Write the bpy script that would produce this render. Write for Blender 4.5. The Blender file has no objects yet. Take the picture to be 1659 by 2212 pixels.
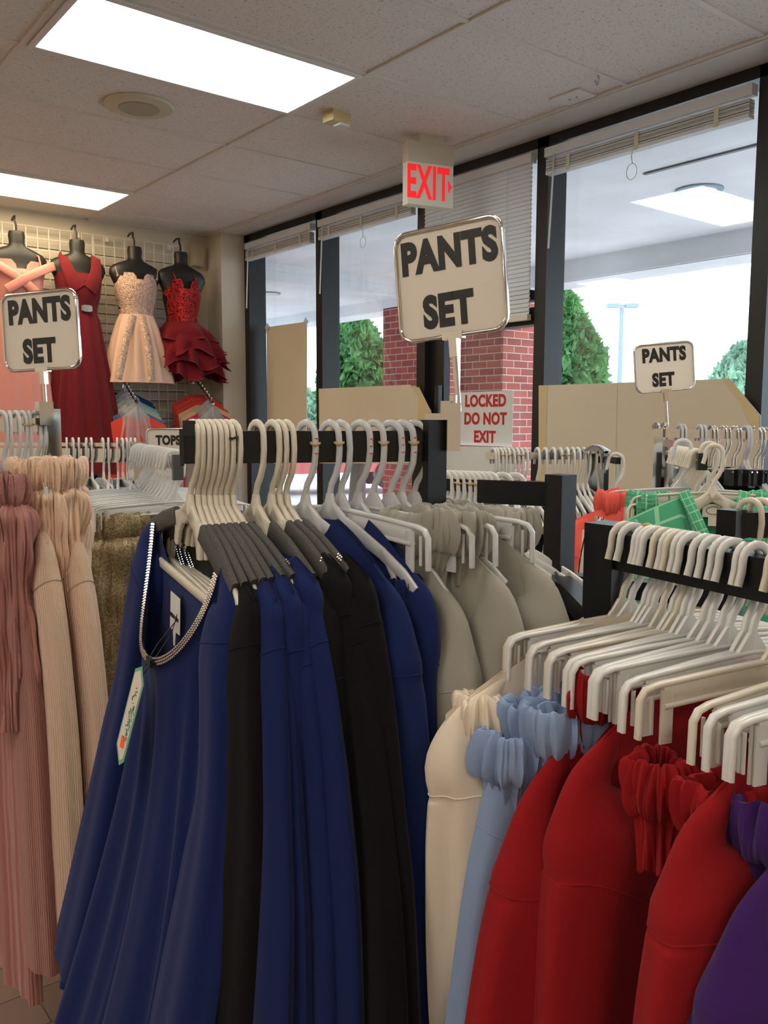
import bpy, bmesh, math, random
from mathutils import Vector, Matrix, Euler, noise
PI = math.pi
sc = bpy.context.scene
COL = sc.collection
# ------------------------------------------------------------------ camera, sky, exposure
CAMZ = 1.52
F = 1850.7
CR, CU, CF = Vector((.78268, -.62242, .00284)), Vector((.06454, .08570, .99423)), Vector((.61908, .77794, -.10834))
cam = bpy.data.objects.new('camera', bpy.data.cameras.new('camera'))
COL.objects.link(cam)
cam.matrix_world = Matrix(((CR.x, CU.x, -CF.x, 0), (CR.y, CU.y, -CF.y, 0), (CR.z, CU.z, -CF.z, CAMZ), (0, 0, 0, 1)))
cam.data.sensor_fit = 'VERTICAL'; cam.data.sensor_height = 24; cam.data.lens = 24 * F / 2212
cam.data.clip_start = .02; cam.data.clip_end = 400
sc.camera = cam
sc.view_settings.view_transform = 'Standard'; sc.view_settings.look = 'None'
sc.view_settings.exposure = 0.2; sc.view_settings.gamma = 1; sc.view_settings.use_curve_mapping = False
world = bpy.data.worlds.new('sky'); sc.world = world; world.use_nodes = True
wn = world.node_tree.nodes; wl = world.node_tree.links
bg = wn['Background']
tc = wn.new('ShaderNodeTexCoord'); sx = wn.new('ShaderNodeSeparateXYZ'); rp = wn.new('ShaderNodeValToRGB')
wl.new(tc.outputs['Generated'], sx.inputs[0]); wl.new(sx.outputs['Z'], rp.inputs[0]); wl.new(rp.outputs[0], bg.inputs[0])
rp.color_ramp.elements[0].position = 0; rp.color_ramp.elements[0].color = (.62, .86, 1, 1)
rp.color_ramp.elements[1].position = .22; rp.color_ramp.elements[1].color = (.86, .93, 1, 1)
bg.inputs[1].default_value = 4.0
TROFFER = 8.5            # ceiling fixtures, strength
sc.cycles.max_bounces = 8; sc.cycles.diffuse_bounces = 4; sc.cycles.glossy_bounces = 4
sc.cycles.transmission_bounces = 4; sc.cycles.transparent_max_bounces = 24
sc.cycles.sample_clamp_indirect = 4; sc.cycles.use_denoising = True
sc.cycles.caustics_reflective = False; sc.cycles.caustics_refractive = False

# ------------------------------------------------------------------ places: a point from its direction and a known plane
def ray(x, y): return CR * ((x - 829.5) / F) - CU * ((y - 1106) / F) + CF
O = Vector((0, 0, CAMZ))
def onX(x, y, X): d = ray(x, y); return O + d * (X / d.x)
def onY(x, y, Y): d = ray(x, y); return O + d * (Y / d.y)
def onZ(x, y, Z): d = ray(x, y); return O + d * ((Z - CAMZ) / d.z)
HF = Vector((CF.x, CF.y, 0)).normalized(); HR = Vector((HF.y, -HF.x, 0))
def atD(x, y, D): d = ray(x, y); return O + d * (D / d.dot(HF))
def cw(x, D, z=0): return HR * x + HF * D + Vector((0, 0, z))     # plan coordinates: right, forward
def face(a, b): v = HR * a - HF * b; return math.atan2(v.y, v.x)   # heading of a hanger's near end (right, toward)

# ------------------------------------------------------------------ materials
def mat(name, col, rough=.6, metal=0, bump=None, sheen=0, emit=None, trans=0, coat=0, var=None, spec=.5):
    m = bpy.data.materials.new(name); m.use_nodes = True
    n = m.node_tree.nodes; l = m.node_tree.links; b = n['Principled BSDF']
    b.inputs['Base Color'].default_value = (*col, 1); b.inputs['Roughness'].default_value = rough
    b.inputs['Metallic'].default_value = metal; b.inputs['Specular IOR Level'].default_value = spec
    if sheen: b.inputs['Sheen Weight'].default_value = sheen; b.inputs['Sheen Roughness'].default_value = .5
    if coat: b.inputs['Coat Weight'].default_value = coat
    if emit: b.inputs['Emission Color'].default_value = (*emit[0], 1); b.inputs['Emission Strength'].default_value = emit[1]
    t = n.new('ShaderNodeTexCoord')
    if var:   # (scale, amount) own colour variation
        z = n.new('ShaderNodeTexNoise'); z.inputs['Scale'].default_value = var[0]; z.inputs['Detail'].default_value = 6
        l.new(t.outputs['Object'], z.inputs[0])
        r = n.new('ShaderNodeValToRGB'); k = var[1]
        c2 = var[2] if len(var) > 2 else tuple(max(0, c * (1 - k)) for c in col)
        r.color_ramp.elements[0].color = (*c2, 1); r.color_ramp.elements[1].color = (*[min(1, c * (1 + k * .5)) for c in col], 1)
        r.color_ramp.elements[0].position = .35; r.color_ramp.elements[1].position = .65
        l.new(z.outputs[0], r.inputs[0]); l.new(r.outputs[0], b.inputs['Base Color'])
    if bump:  # (kind, scale, strength)
        if bump[0] == 'noise':
            z = n.new('ShaderNodeTexNoise'); z.inputs['Scale'].default_value = bump[1]; z.inputs['Detail'].default_value = 4; o = z.outputs[0]
        elif bump[0] == 'vor':
            z = n.new('ShaderNodeTexVoronoi'); z.inputs['Scale'].default_value = bump[1]; o = z.outputs[0]
        else:
            z = n.new('ShaderNodeTexWave'); z.inputs['Scale'].default_value = bump[1]; z.bands_direction = bump[0]
            z.inputs['Distortion'].default_value = 1.5; z.inputs['Detail'].default_value = 1; o = z.outputs[1]
        src = t.outputs['UV'] if bump[0] in 'XY' else t.outputs['Object']
        l.new(src, z.inputs[0])
        q = n.new('ShaderNodeBump'); q.inputs['Strength'].default_value = bump[2]; q.inputs['Distance'].default_value = bump[3] if len(bump) > 3 else .002
        l.new(o, q.inputs['Height']); l.new(q.outputs[0], b.inputs['Normal'])
    if trans:
        tr = n.new('ShaderNodeBsdfTranslucent'); tr.inputs[0].default_value = (*col, 1)
        mx = n.new('ShaderNodeMixShader'); mx.inputs[0].default_value = trans
        l.new(b.outputs[0], mx.inputs[1]); l.new(tr.outputs[0], mx.inputs[2]); l.new(mx.outputs[0], n['Material Output'].inputs[0])
    return m
def fabric(name, col, sheen=.25, rough=.9, bump=('noise', 900, .25, .0006), **k): return mat(name, col, rough, 0, bump, sheen, spec=.15, **k)
M = {}
M['ceiltile'] = mat('ceiling_tile', (.53, .485, .45), .95, 0, None)
def tile_mat():
    m = M['ceiltile']; n = m.node_tree.nodes; l = m.node_tree.links; b = n['Principled BSDF']
    t = n.new('ShaderNodeTexCoord')
    mp = n.new('ShaderNodeMapping'); mp.inputs['Scale'].default_value = (1, 1.6, 1); l.new(t.outputs['Object'], mp.inputs[0])
    z = n.new('ShaderNodeTexNoise'); z.inputs['Scale'].default_value = 75; z.inputs['Detail'].default_value = 3; z.inputs['Distortion'].default_value = 1.2
    l.new(mp.outputs[0], z.inputs[0])
    r = n.new('ShaderNodeValToRGB'); r.color_ramp.elements[0].position = .32; r.color_ramp.elements[1].position = .42
    r.color_ramp.elements[0].color = (.52, .47, .43, 1); r.color_ramp.elements[1].color = (.84, .79, .74, 1)
    l.new(z.outputs[0], r.inputs[0]); l.new(r.outputs[0], b.inputs['Base Color'])
    q = n.new('ShaderNodeBump'); q.inputs['Strength'].default_value = .5; q.inputs['Distance'].default_value = .004
    l.new(z.outputs[0], q.inputs['Height']); l.new(q.outputs[0], b.inputs['Normal'])
tile_mat()
M['tbar'] = mat('ceiling_grid_paint', (.78, .73, .67), .6)
M['wall'] = mat('cream_wall_paint', (.74, .66, .54), .85, 0, ('noise', 60, .2, .001))
M['slat'] = mat('slatwall_cream', (.70, .63, .51), .6)
M['groove'] = mat('slatwall_groove', (.40, .34, .26), .8)
M['white'] = mat('white_paint', (.8, .78, .74), .5)
M['wire'] = mat('white_wire', (.82, .78, .7), .35)
M['frame'] = mat('dark_bronze_aluminium', (.018, .017, .016), .38, .3)
M['blind'] = mat('white_vinyl_slat', (.86, .86, .87), .45, trans=.25)
M['cord'] = mat('pale_cord', (.7, .7, .68), .6)
M['board'] = mat('beige_card', (.76, .64, .48), .8, 0, ('noise', 8, .1, .002), trans=.12, var=(2.2, .05))
M['tape'] = mat('yellowed_tape', (.66, .50, .27), .35)
M['paper'] = mat('white_sign_card', (.80, .73, .62), .45)
M['paperw'] = mat('bright_paper', (.82, .80, .76), .5, trans=.15)
M['black'] = mat('black_powder_coat', (.006, .006, .0065), .34, 0, ('noise', 700, .35, .0006), spec=.4)
M['blackcap'] = mat('black_plastic', (.012, .012, .012), .4)
M['chrome'] = mat('chrome', (.80, .77, .72), .08, 1)
M['ivory'] = mat('ivory_plastic', (.83, .77, .64), .28, trans=.18, coat=.3)
M['milky'] = mat('milky_white_plastic', (.80, .80, .80), .22, trans=.35, coat=.4)
M['whitepl'] = mat('white_plastic', (.84, .83, .80), .28, trans=.15, coat=.3)
M['band'] = mat('tan_rubber', (.55, .36, .13), .5)
M['redink'] = mat('red_ink', (.65, .03, .03), .5)
M['ink'] = mat('black_ink', (.012, .011, .010), .45)
M['foam'] = mat('charcoal_glitter_foam', (.085, .08, .072), .75, 0, ('noise', 1500, .6, .001), var=(900, .6))
M['form'] = mat('black_dress_form', (.012, .011, .010), .45)
M['stone'] = mat('rhinestone', (.86, .80, .68), .12, 1)
M['navy'] = fabric('royal_blue_knit', (.009, .019, .10), .08)
M['navyj'] = fabric('royal_blue_crepe', (.009, .020, .095), .08)
M['blackf'] = fabric('black_knit', (.006, .006, .007), .05)
M['grey'] = fabric('grey_beige_crepe', (.34, .32, .27))
M['offwhite'] = fabric('off_white_crepe', (.80, .70, .57))
M['satin'] = mat('off_white_satin', (.78, .68, .54), .35, 0, None, .3)
M['lblue'] = fabric('pale_blue_crepe', (.27, .37, .57))
M['red'] = fabric('red_crepe', (.32, .010, .014), .06)
M['purple'] = fabric('purple_crepe', (.050, .014, .125), .15)
M['beige'] = mat('champagne_plisse', (.86, .60, .42), .45, 0, ('X', 16, .8, .003), .2)
M['mauve'] = mat('mauve_plisse', (.42, .17, .14), .45, 0, ('X', 16, .8, .003), .2)
M['gold'] = mat('gold_metallic_knit', (.40, .31, .17), .45, .5, ('noise', 300, .6, .002), var=(230, .5, (.17, .13, .07)))
M['lace'] = mat('black_lace', (.014, .013, .011), .7, 0, ('vor', 70, 1., .01))
M['coral'] = fabric('coral_cotton', (.86, .13, .10))
M['stripe'] = None
M['sheer'] = mat('frosted_plastic_bag', (.70, .69, .70), .15, 0, ('noise', 18, 1., .02), trans=.2, coat=.5)
def sheer_(m):
    n = m.node_tree.nodes; l = m.node_tree.links; o = n['Material Output']; src = o.inputs[0].links[0].from_socket
    t = n.new('ShaderNodeBsdfTransparent'); x = n.new('ShaderNodeMixShader'); x.inputs[0].default_value = .5
    l.new(src, x.inputs[1]); l.new(t.outputs[0], x.inputs[2]); l.new(x.outputs[0], o.inputs[0])
sheer_(M['sheer'])
M['pinks'] = mat('dusty_rose_satin', (.72, .27, .22), .35, 0, None, .2)
M['burg'] = fabric('burgundy_chiffon', (.17, .012, .018), .12)
M['blush'] = mat('blush_tulle', (.90, .58, .42), .6, 0, ('noise', 120, .5, .004), .4)
M['sequin'] = mat('red_sequins', (.55, .03, .03), .22, .75, ('vor', 160, 1., .006), var=(60, .7))
M['ruffle'] = fabric('crimson_organza', (.19, .010, .018), .1)
M['blushlace'] = mat('blush_sequin_lace', (.75, .50, .38), .35, .3, ('vor', 150, 1., .004), var=(70, .4))
M['brick'] = None

def plaid():
    m = fabric('green_plaid_cotton', (.10, .44, .24)); n = m.node_tree.nodes; l = m.node_tree.links; b = n['Principled BSDF']
    t = n.new('ShaderNodeTexCoord'); s = n.new('ShaderNodeSeparateXYZ'); l.new(t.outputs['UV'], s.inputs[0])
    outs = []
    for ax, k in (('X', 14), ('Y', 9)):
        a = n.new('ShaderNodeMath'); a.operation = 'MULTIPLY'; a.inputs[1].default_value = k; l.new(s.outputs[ax], a.inputs[0])
        f = n.new('ShaderNodeMath'); f.operation = 'FRACT'; l.new(a.outputs[0], f.inputs[0])
        c = n.new('ShaderNodeMath'); c.operation = 'LESS_THAN'; c.inputs[1].default_value = .13; l.new(f.outputs[0], c.inputs[0]); outs.append(c)
    mx = n.new('ShaderNodeMath'); mx.operation = 'MAXIMUM'; l.new(outs[0].outputs[0], mx.inputs[0]); l.new(outs[1].outputs[0], mx.inputs[1])
    r = n.new('ShaderNodeMix'); r.data_type = 'RGBA'; r.inputs[6].default_value = (.08, .40, .21, 1); r.inputs[7].default_value = (.30, .66, .40, 1)
    l.new(mx.outputs[0], r.inputs[0]); l.new(r.outputs[2], b.inputs['Base Color']); return m
M['plaid'] = plaid()
def stripes():
    m = fabric('cream_black_stripe', (.75, .70, .6)); n = m.node_tree.nodes; l = m.node_tree.links; b = n['Principled BSDF']
    t = n.new('ShaderNodeTexCoord'); s = n.new('ShaderNodeSeparateXYZ'); l.new(t.outputs['UV'], s.inputs[0])
    a = n.new('ShaderNodeMath'); a.operation = 'MULTIPLY'; a.inputs[1].default_value = 34; l.new(s.outputs['X'], a.inputs[0])
    f = n.new('ShaderNodeMath'); f.operation = 'FRACT'; l.new(a.outputs[0], f.inputs[0])
    c = n.new('ShaderNodeMath'); c.operation = 'LESS_THAN'; c.inputs[1].default_value = .2; l.new(f.outputs[0], c.inputs[0])
    r = n.new('ShaderNodeMix'); r.data_type = 'RGBA'; r.inputs[6].default_value = (.74, .68, .57, 1); r.inputs[7].default_value = (.01, .01, .01, 1)
    l.new(c.outputs[0], r.inputs[0]); l.new(r.outputs[2], b.inputs['Base Color']); return m
M['stripe'] = stripes()
def brick():
    m = mat('red_brick', (.35, .09, .07), .9); n = m.node_tree.nodes; l = m.node_tree.links; b = n['Principled BSDF']
    t = n.new('ShaderNodeTexCoord'); k = n.new('ShaderNodeTexBrick'); l.new(t.outputs['UV'], k.inputs[0])
    k.inputs['Scale'].default_value = 1; k.inputs['Brick Width'].default_value = .215; k.inputs['Row Height'].default_value = .076
    k.inputs['Mortar Size'].default_value = .005; k.inputs['Color1'].default_value = (.42, .10, .075, 1); k.inputs['Color2'].default_value = (.25, .055, .05, 1)
    k.inputs['Mortar'].default_value = (.55, .42, .36, 1); k.inputs['Bias'].default_value = -.1
    l.new(k.outputs[0], b.inputs['Base Color'])
    q = n.new('ShaderNodeBump'); q.invert = True; q.inputs['Strength'].default_value = .6; q.inputs['Distance'].default_value = .006
    l.new(k.outputs[1], q.inputs['Height']); l.new(q.outputs[0], b.inputs['Normal']); return m
M['brick'] = brick()
def glass():
    m = bpy.data.materials.new('window_glass'); m.use_nodes = True; n = m.node_tree.nodes; l = m.node_tree.links
    n.remove(n['Principled BSDF'])
    t = n.new('ShaderNodeBsdfTransparent'); t.inputs[0].default_value = (.93, .95, .96, 1)
    g = n.new('ShaderNodeBsdfGlossy'); g.inputs['Roughness'].default_value = .005
    f = n.new('ShaderNodeLayerWeight'); f.inputs[0].default_value = .5
    p_ = n.new('ShaderNodeMath'); p_.operation = 'POWER'; p_.inputs[1].default_value = 4; l.new(f.outputs['Facing'], p_.inputs[0])
    a = n.new('ShaderNodeMath'); a.operation = 'MULTIPLY_ADD'; a.inputs[1].default_value = .85; a.inputs[2].default_value = .05; l.new(p_.outputs[0], a.inputs[0])
    mx = n.new('ShaderNodeMixShader'); l.new(a.outputs[0], mx.inputs[0]); l.new(t.outputs[0], mx.inputs[1]); l.new(g.outputs[0], mx.inputs[2])
    l.new(mx.outputs[0], n['Material Output'].inputs[0]); return m
M['glass'] = glass()
M['lightcool'] = mat('cool_diffuser', (.9, .9, .9), .5, emit=((.88, 1, .95), TROFFER))
M['lightwarm'] = mat('warm_diffuser', (.9, .9, .9), .5, emit=((1, .80, .50), TROFFER * 1.0))
M['lightneut'] = mat('warm_white_diffuser', (.9, .9, .9), .5, emit=((1, .93, .82), TROFFER * 1.0))
M['soffit'] = mat('soffit_stucco', (.88, .90, .94), .9, 0, ('noise', 25, .3, .004), var=(1.1, .12))
M['concrete'] = mat('pavement', (.75, .74, .72), .9, var=(.6, .1))
M['asphalt'] = mat('pale_asphalt', (.50, .50, .50), .9, var=(.4, .1))
M['leaf'] = mat('tree_leaves', (.09, .24, .075), .6, var=(1.5, .6, (.025, .085, .03)), trans=.25)
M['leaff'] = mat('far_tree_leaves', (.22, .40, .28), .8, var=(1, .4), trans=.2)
M['bark'] = mat('bark', (.09, .06, .045), .9)
M['lamp'] = mat('lamp_post_paint', (.22, .30, .38), .5)
M['floor'] = None
def floorm():
    m = mat('brown_plank_floor', (.12, .05, .03), .65); n = m.node_tree.nodes; l = m.node_tree.links; b = n['Principled BSDF']
    t = n.new('ShaderNodeTexCoord'); k = n.new('ShaderNodeTexBrick'); l.new(t.outputs['Object'], k.inputs[0])
    k.inputs['Scale'].default_value = 1; k.inputs['Brick Width'].default_value = 1.2; k.inputs['Row Height'].default_value = .15
    k.inputs['Mortar Size'].default_value = .002; k.inputs['Color1'].default_value = (.17, .095, .065, 1); k.inputs['Color2'].default_value = (.12, .07, .045, 1)
    k.inputs['Mortar'].default_value = (.03, .015, .01, 1)
    l.new(k.outputs[0], b.inputs['Base Color']); return m
M['floor'] = floorm()

# ------------------------------------------------------------------ mesh helpers
class MB:
    def __init__(s): s.v = []; s.f = []; s.uv = {}
    def box(s, c, d, rot=None):
        b = len(s.v); c = Vector(c)
        for i in (-1, 1):
            for j in (-1, 1):
                for k in (-1, 1):
                    p = Vector((i * d[0] / 2, j * d[1] / 2, k * d[2] / 2))
                    if rot: p = rot @ p
                    s.v.append(c + p)
        for q in ((0, 1, 3, 2), (4, 6, 7, 5), (0, 4, 5, 1), (2, 3, 7, 6), (0, 2, 6, 4), (1, 5, 7, 3)): s.f.append([b + i for i in q])
        return s
    def beam(s, a, b, w, h):    # box from a to b, w across (horizontal), h upright
        a = Vector(a); b = Vector(b); d = b - a; L = d.length; x = d.normalized()
        up = Vector((0, 0, 1)) if abs(x.z) < .95 else Vector((0, 1, 0))
        y = up.cross(x).normalized(); z = x.cross(y)
        return s.box((a + b) / 2, (L, w, h), Matrix((x, y, z)).transposed())
    def grid(s, rows, cu=True, caps=(False, False), uvs=None):
        b = len(s.v); n = len(rows[0]); m = len(rows)
        for r in rows: s.v += [Vector(p) for p in r]
        for j in range(m - 1):
            for i in range(n if cu else n - 1):
                i2 = (i + 1) % n
                s.uv[len(s.f)] = [(i / n, j / (m - 1)), ((i + 1) / n, j / (m - 1)), ((i + 1) / n, (j + 1) / (m - 1)), (i / n, (j + 1) / (m - 1))]
                s.f.append([b + j * n + i, b + j * n + i2, b + (j + 1) * n + i2, b + (j + 1) * n + i])
        if caps[0]: s.f.append([b + i for i in range(n)][::-1])
        if caps[1]: s.f.append([b + (m - 1) * n + i for i in range(n)])
        return s
    def sweep(s, path, sec, up=(0, 1, 0), caps=True, closed=False):
        """sec(i, t) -> list of (a, b): a along the in-plane normal, b along up"""
        path = [Vector(p) for p in path]; n = len(path); rows = []; up = Vector(up)
        for i, p in enumerate(path):
            if closed: t = path[(i + 1) % n] - path[i - 1]
            else: t = path[min(i + 1, n - 1)] - path[max(i - 1, 0)]
            t.normalize(); nn = up.cross(t)
            if nn.length < 1e-4: nn = Vector((1, 0, 0)).cross(t)
            nn.normalize(); bb = t.cross(nn)
            rows.append([p + nn * a + bb * b_ for a, b_ in sec(i, i / max(1, n - 1))])
        if closed: rows.append(rows[0])
        return s.grid(rows, True, (caps and not closed, caps and not closed))
    def tube(s, path, r, seg=8, up=(0, 1, 0), closed=False):
        if len(path) == 2:
            d = Vector(path[1]) - Vector(path[0]); up = (1, 0, 0) if abs(d.normalized().x) < .9 else (0, 1, 0)
        return s.sweep(path, lambda i, t: [((r(t) if callable(r) else r) * math.cos(2 * PI * k / seg), (r(t) if callable(r) else r) * math.sin(2 * PI * k / seg)) for k in range(seg)], up, True, closed)
    def strip(s, path, w, th, up=(0, 1, 0)):
        """flat bar with rounded edges: w in-plane (number or f(t)), th along up"""
        def sec(i, t):
            a = (w(t) if callable(w) else w) / 2; b = th / 2; c = min(a, b) * .5
            return [(a, -b + c), (a, b - c), (a - c, b), (-a + c, b), (-a, b - c), (-a, -b + c), (-a + c, -b), (a - c, -b)]
        return s.sweep(path, sec, up)
    def lathe(s, c, prof, seg=24):
        c = Vector(c)
        return s.grid([[c + Vector((r * math.cos(2 * PI * k / seg), r * math.sin(2 * PI * k / seg), z)) for k in range(seg)] for r, z in prof], True, (True, True))
    def poly(s, pts, off):      # flat outline with thickness
        b = len(s.v); n = len(pts); off = Vector(off)
        s.v += [Vector(p) for p in pts] + [Vector(p) + off for p in pts]
        s.f.append([b + i for i in range(n)]); s.f.append([b + n + i for i in range(n)][::-1])
        for i in range(n): s.f.append([b + i, b + n + i, b + n + (i + 1) % n, b + (i + 1) % n])
        return s
    def build(s, name, m, parent=None, smooth=False, label=None):
        me = bpy.data.meshes.new(name); me.from_pydata([tuple(v) for v in s.v], [], s.f); me.update()
        if s.uv:
            uv = me.uv_layers.new(name='UVMap')
            for fi, cs in s.uv.items():
                for k, li in enumerate(me.polygons[fi].loop_indices): uv.data[li].uv = cs[k]
        bm = bmesh.new(); bm.from_mesh(me); bmesh.ops.recalc_face_normals(bm, faces=bm.faces); bm.to_mesh(me); bm.free()
        me.materials.append(m)
        if smooth:
            me.polygons.foreach_set('use_smooth', [True] * len(me.polygons))
            me.set_sharp_from_angle(angle=math.radians(50))
        o = bpy.data.objects.new(name, me); COL.objects.link(o)
        if parent: o.parent = parent
        if label: o['label'] = label
        return o
def thing(name, label, cat, loc=(0, 0, 0), rz=0, group=None, rot=None):
    o = bpy.data.objects.new(name, None); COL.objects.link(o); o.empty_display_size = .05
    o.location = loc; o.rotation_euler = rot if rot else (0, 0, rz); o['label'] = label; o['category'] = cat
    if group: o['group'] = group
    return o
def tag(o, label, cat, group=None, kind=None):
    o['label'] = label; o['category'] = cat
    if group: o['group'] = group
    if kind: o['kind'] = kind
    return o
def struct(name, mb, m, label=None, smooth=False):
    o = mb.build(name, m, None, smooth); o['kind'] = 'structure'
    if label: o['label'] = label
    return o
def dup(root, loc, rz, label, group=None, rot=None):
    r = root.copy(); COL.objects.link(r); r.location = loc; r.rotation_euler = rot if rot else (0, 0, rz); r['label'] = label
    if group: r['group'] = group
    for ch in list(root.children):
        c = ch.copy(); COL.objects.link(c); c.parent = r
        for g in ch.children:
            d = g.copy(); COL.objects.link(d); d.parent = c
    return r
ORD = 'first second third fourth fifth sixth seventh eighth ninth tenth eleventh twelfth thirteenth fourteenth fifteenth sixteenth seventeenth eighteenth nineteenth twentieth'.split()
def sm(t): t = max(0, min(1, t)); return t * t * (3 - 2 * t)
def text_mesh(txt, size, m, parent, mw, name='lettering', bold=.02, sx=1., spacing=1.0, extr=.0004):
    cu = bpy.data.curves.new(name, 'FONT'); cu.body = txt; cu.size = size; cu.align_x = 'CENTER'; cu.align_y = 'CENTER'
    cu.offset = bold * size; cu.extrude = extr; cu.space_character = spacing; cu.resolution_u = 4
    t = bpy.data.objects.new(name, cu); COL.objects.link(t)
    bpy.context.view_layer.update()
    me = bpy.data.meshes.new_from_object(t.evaluated_get(bpy.context.evaluated_depsgraph_get()))
    bpy.data.objects.remove(t); bpy.data.curves.remove(cu)
    me.transform(mw @ Matrix.Diagonal((sx, 1, 1, 1)))
    me.materials.clear(); me.materials.append(m)
    o = bpy.data.objects.new(name, me); COL.objects.link(o)
    if parent: o.parent = parent
    return o

# ------------------------------------------------------------------ the setting
CZ = CAMZ + 1.44; XE = 3.247; XW = 3.46; YB = 6.36; X0 = 2.2905; Y0 = 2.9963; T = .6096
XL, YF = -4.4, -3.2
struct('floor', MB().box(((XL + XW) / 2, (YF + YB) / 2, -.05), (XW - XL + .3, YB - YF + .3, .1)), M['floor'])
# ceiling panel slab, split round nothing: fixtures hang a few millimetres under it
struct('ceiling', MB().box(((XL + XW) / 2 - .0, (YF + YB) / 2, CZ + .05), (XW - XL + .3, YB - YF + .3, .1)), M['ceiltile'])
g = MB()
y = Y0 - 10 * T
while y < YB:
    if y > YF: g.box(((XL + XE) / 2, y, CZ - .003), (XE - XL, .024, .006))
    y += T
x = X0 - 5 * 2 * T
while x < XE:
    if x > XL: g.box((x, (YF + YB) / 2, CZ - .004), (.024, YB - YF, .008))
    x += 2 * T
g.box((XE - .012, (YF + YB) / 2, CZ - .004), (.024, YB - YF, .008)); g.box(((XL + XE) / 2, YB - .012, CZ - .004), (XE - XL, .024, .008))
struct('trim_1', g, M['tbar'])
struct('trim_2', MB().box(((XE + XW) / 2, (YF + 6.1) / 2, CZ - .006), (XW - XE, 6.1 - YF, .012)), M['white'])
# back wall and its slatwall boards
struct('wall_back', MB().box(((XL + XW) / 2, YB + .06, CZ / 2), (XW - XL + .3, .12, CZ)), M['wall'])
s = MB(); z = .12
while z < CAMZ + 1.19:
    s.box(((XL + 3.06) / 2, YB - .011, z + .031), (3.06 - XL, .02, .062)); z += .07
struct('wall_back_panel', s, M['slat'])
struct('wall_back_groove', MB().box(((XL + 3.06) / 2, YB - .003, 1.42), (3.06 - XL, .004, 2.6)), M['groove'])
struct('wall_left', MB().box((XL - .06, (YF + YB) / 2, CZ / 2), (.12, YB - YF + .3, CZ)), M['wall'])
struct('wall_front', MB().box(((XL + XW) / 2, YF - .06, CZ / 2), (XW - XL + .3, .12, CZ)), M['wall'])
JY = 6.12
struct('wall_right', MB().box(((XE + 3.62) / 2, (JY + YB + .1) / 2, CZ / 2), (3.62 - XE, YB + .1 - JY, CZ))
       .box(((XE + 3.62) / 2, (YF - 1.35) / 2, CZ / 2), (3.62 - XE, -1.35 - YF, CZ)), M['wall'])
struct('trim_3', MB().box((3.54, (JY - 1.35) / 2, .05), (.14, JY + 1.35, .1)), M['frame'])
struct('trim_4', MB().box((3.52, (JY - 1.35) / 2, CZ - .035), (.14, JY + 1.35, .055)).box((3.54, (JY - 1.35) / 2, CZ + .0), (.16, JY + 1.35, .05)), M['frame'])
mull = [(6.085, .07), (5.075, .075), (3.985, .075), (3.045, .075), (1.865, .075), (.76, .075), (-.32, .075), (-1.33, .075)]
for i, (yy, w) in enumerate(mull):
    f = MB().box((3.505, yy, CZ / 2), (.11, w, CZ - .02)); f.box((3.585, yy, CZ / 2), (.05, w * .6, CZ - .02))
    struct('trim_%d' % (5 + i), f, M['frame'])
for i in range(7):
    a, b = mull[i][0] - .03, mull[i + 1][0] + .03
    o = struct('window_%d' % (i + 1), MB().box((3.575, (a + b) / 2, CZ / 2), (.006, a - b + .02, CZ - .1)), M['glass'])
# door between the third and fourth mullion
dz = CAMZ + .50
fr = MB().box((3.535, 3.515, dz + .045), (.09, .87, .09)).box((3.53, 3.90, dz / 2), (.06, .10, dz)).box((3.53, 3.095, dz / 2), (.05, .03, dz)).box((3.53, 3.5, .15), (.05, .8, .26))
fr.box((3.52, 3.84, dz / 2), (.05, .03, dz))
fr.box((3.50, 3.16, dz + .15), (.10, .10, .05))
dr = struct('door_1', fr, M['frame'])
h = MB().box((3.47, 3.845, CAMZ + .1), (.03, .035, .2)).build('door_handle', M['blackcap'], dr)

# ------------------------------------------------------------------ outside
oz = CAMZ + 1.492
struct('ground', MB().box((43.6, 10, -.12), (80, 120, .04)), M['asphalt'])
struct('ground_walkway', MB().box((5.3, 6, -.06), (3.3, 30, .1)), M['concrete'])
so = MB().box((5.05, 2.3 - 2, oz + .05), (2.9, 14, .1)); so.box((5.05, 12.3, oz - .02), (2.9, 10, .1))
struct('ceiling_canopy', so, M['soffit'])
struct('trim_20', MB().box((6.72, 6, oz - .05), (.44, 26, .28)).box((6.70, 6, oz - .185), (.36, 26, .03)), M['soffit'])
struct('trim_21', MB().box((5.05, 7.42, oz - .08), (2.9, .22, .17)), M['soffit'])
struct('wall_outer', MB().box((3.61, 9.3, 1.6), (.1, 6.2, 3.3)), M['brick'])
struct('trim_22', MB().box((4.6, 2.25, oz - .008), (.03, 2.0, .004), Matrix.Rotation(0, 3, 'Z')), M['frame'])
for i, (px, py, Z) in enumerate(((1510, 408, oz), (438, 0, 0),)):
    if Z:
        p = onZ(px, py, Z); tg = thing('recessed_canopy_light', 'round recessed light in the canopy ceiling outside the right window', 'ceiling light', p)
        MB().lathe((0, 0, -.012), [(.12, 0), (.15, .002), (.15, .012)], 32).build('rim', M['lamp'], tg)
        MB().lathe((0, 0, -.014), [(.10, 0), (.118, .004)], 32).build('lens', M['white'], tg)
for px, py, lb in ((583, 632, 'round recessed canopy light outside the far left window'),):
    p = onZ(px, py, oz - .07); tg = thing('recessed_canopy_light', lb, 'ceiling light', p)
    MB().lathe((0, 0, -.012), [(.10, 0), (.12, .002), (.12, .012)], 32).build('rim', M['lamp'], tg)
    MB().lathe((0, 0, -.014), [(.08, 0), (.098, .004)], 32).build('lens', M['white'], tg)
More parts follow.
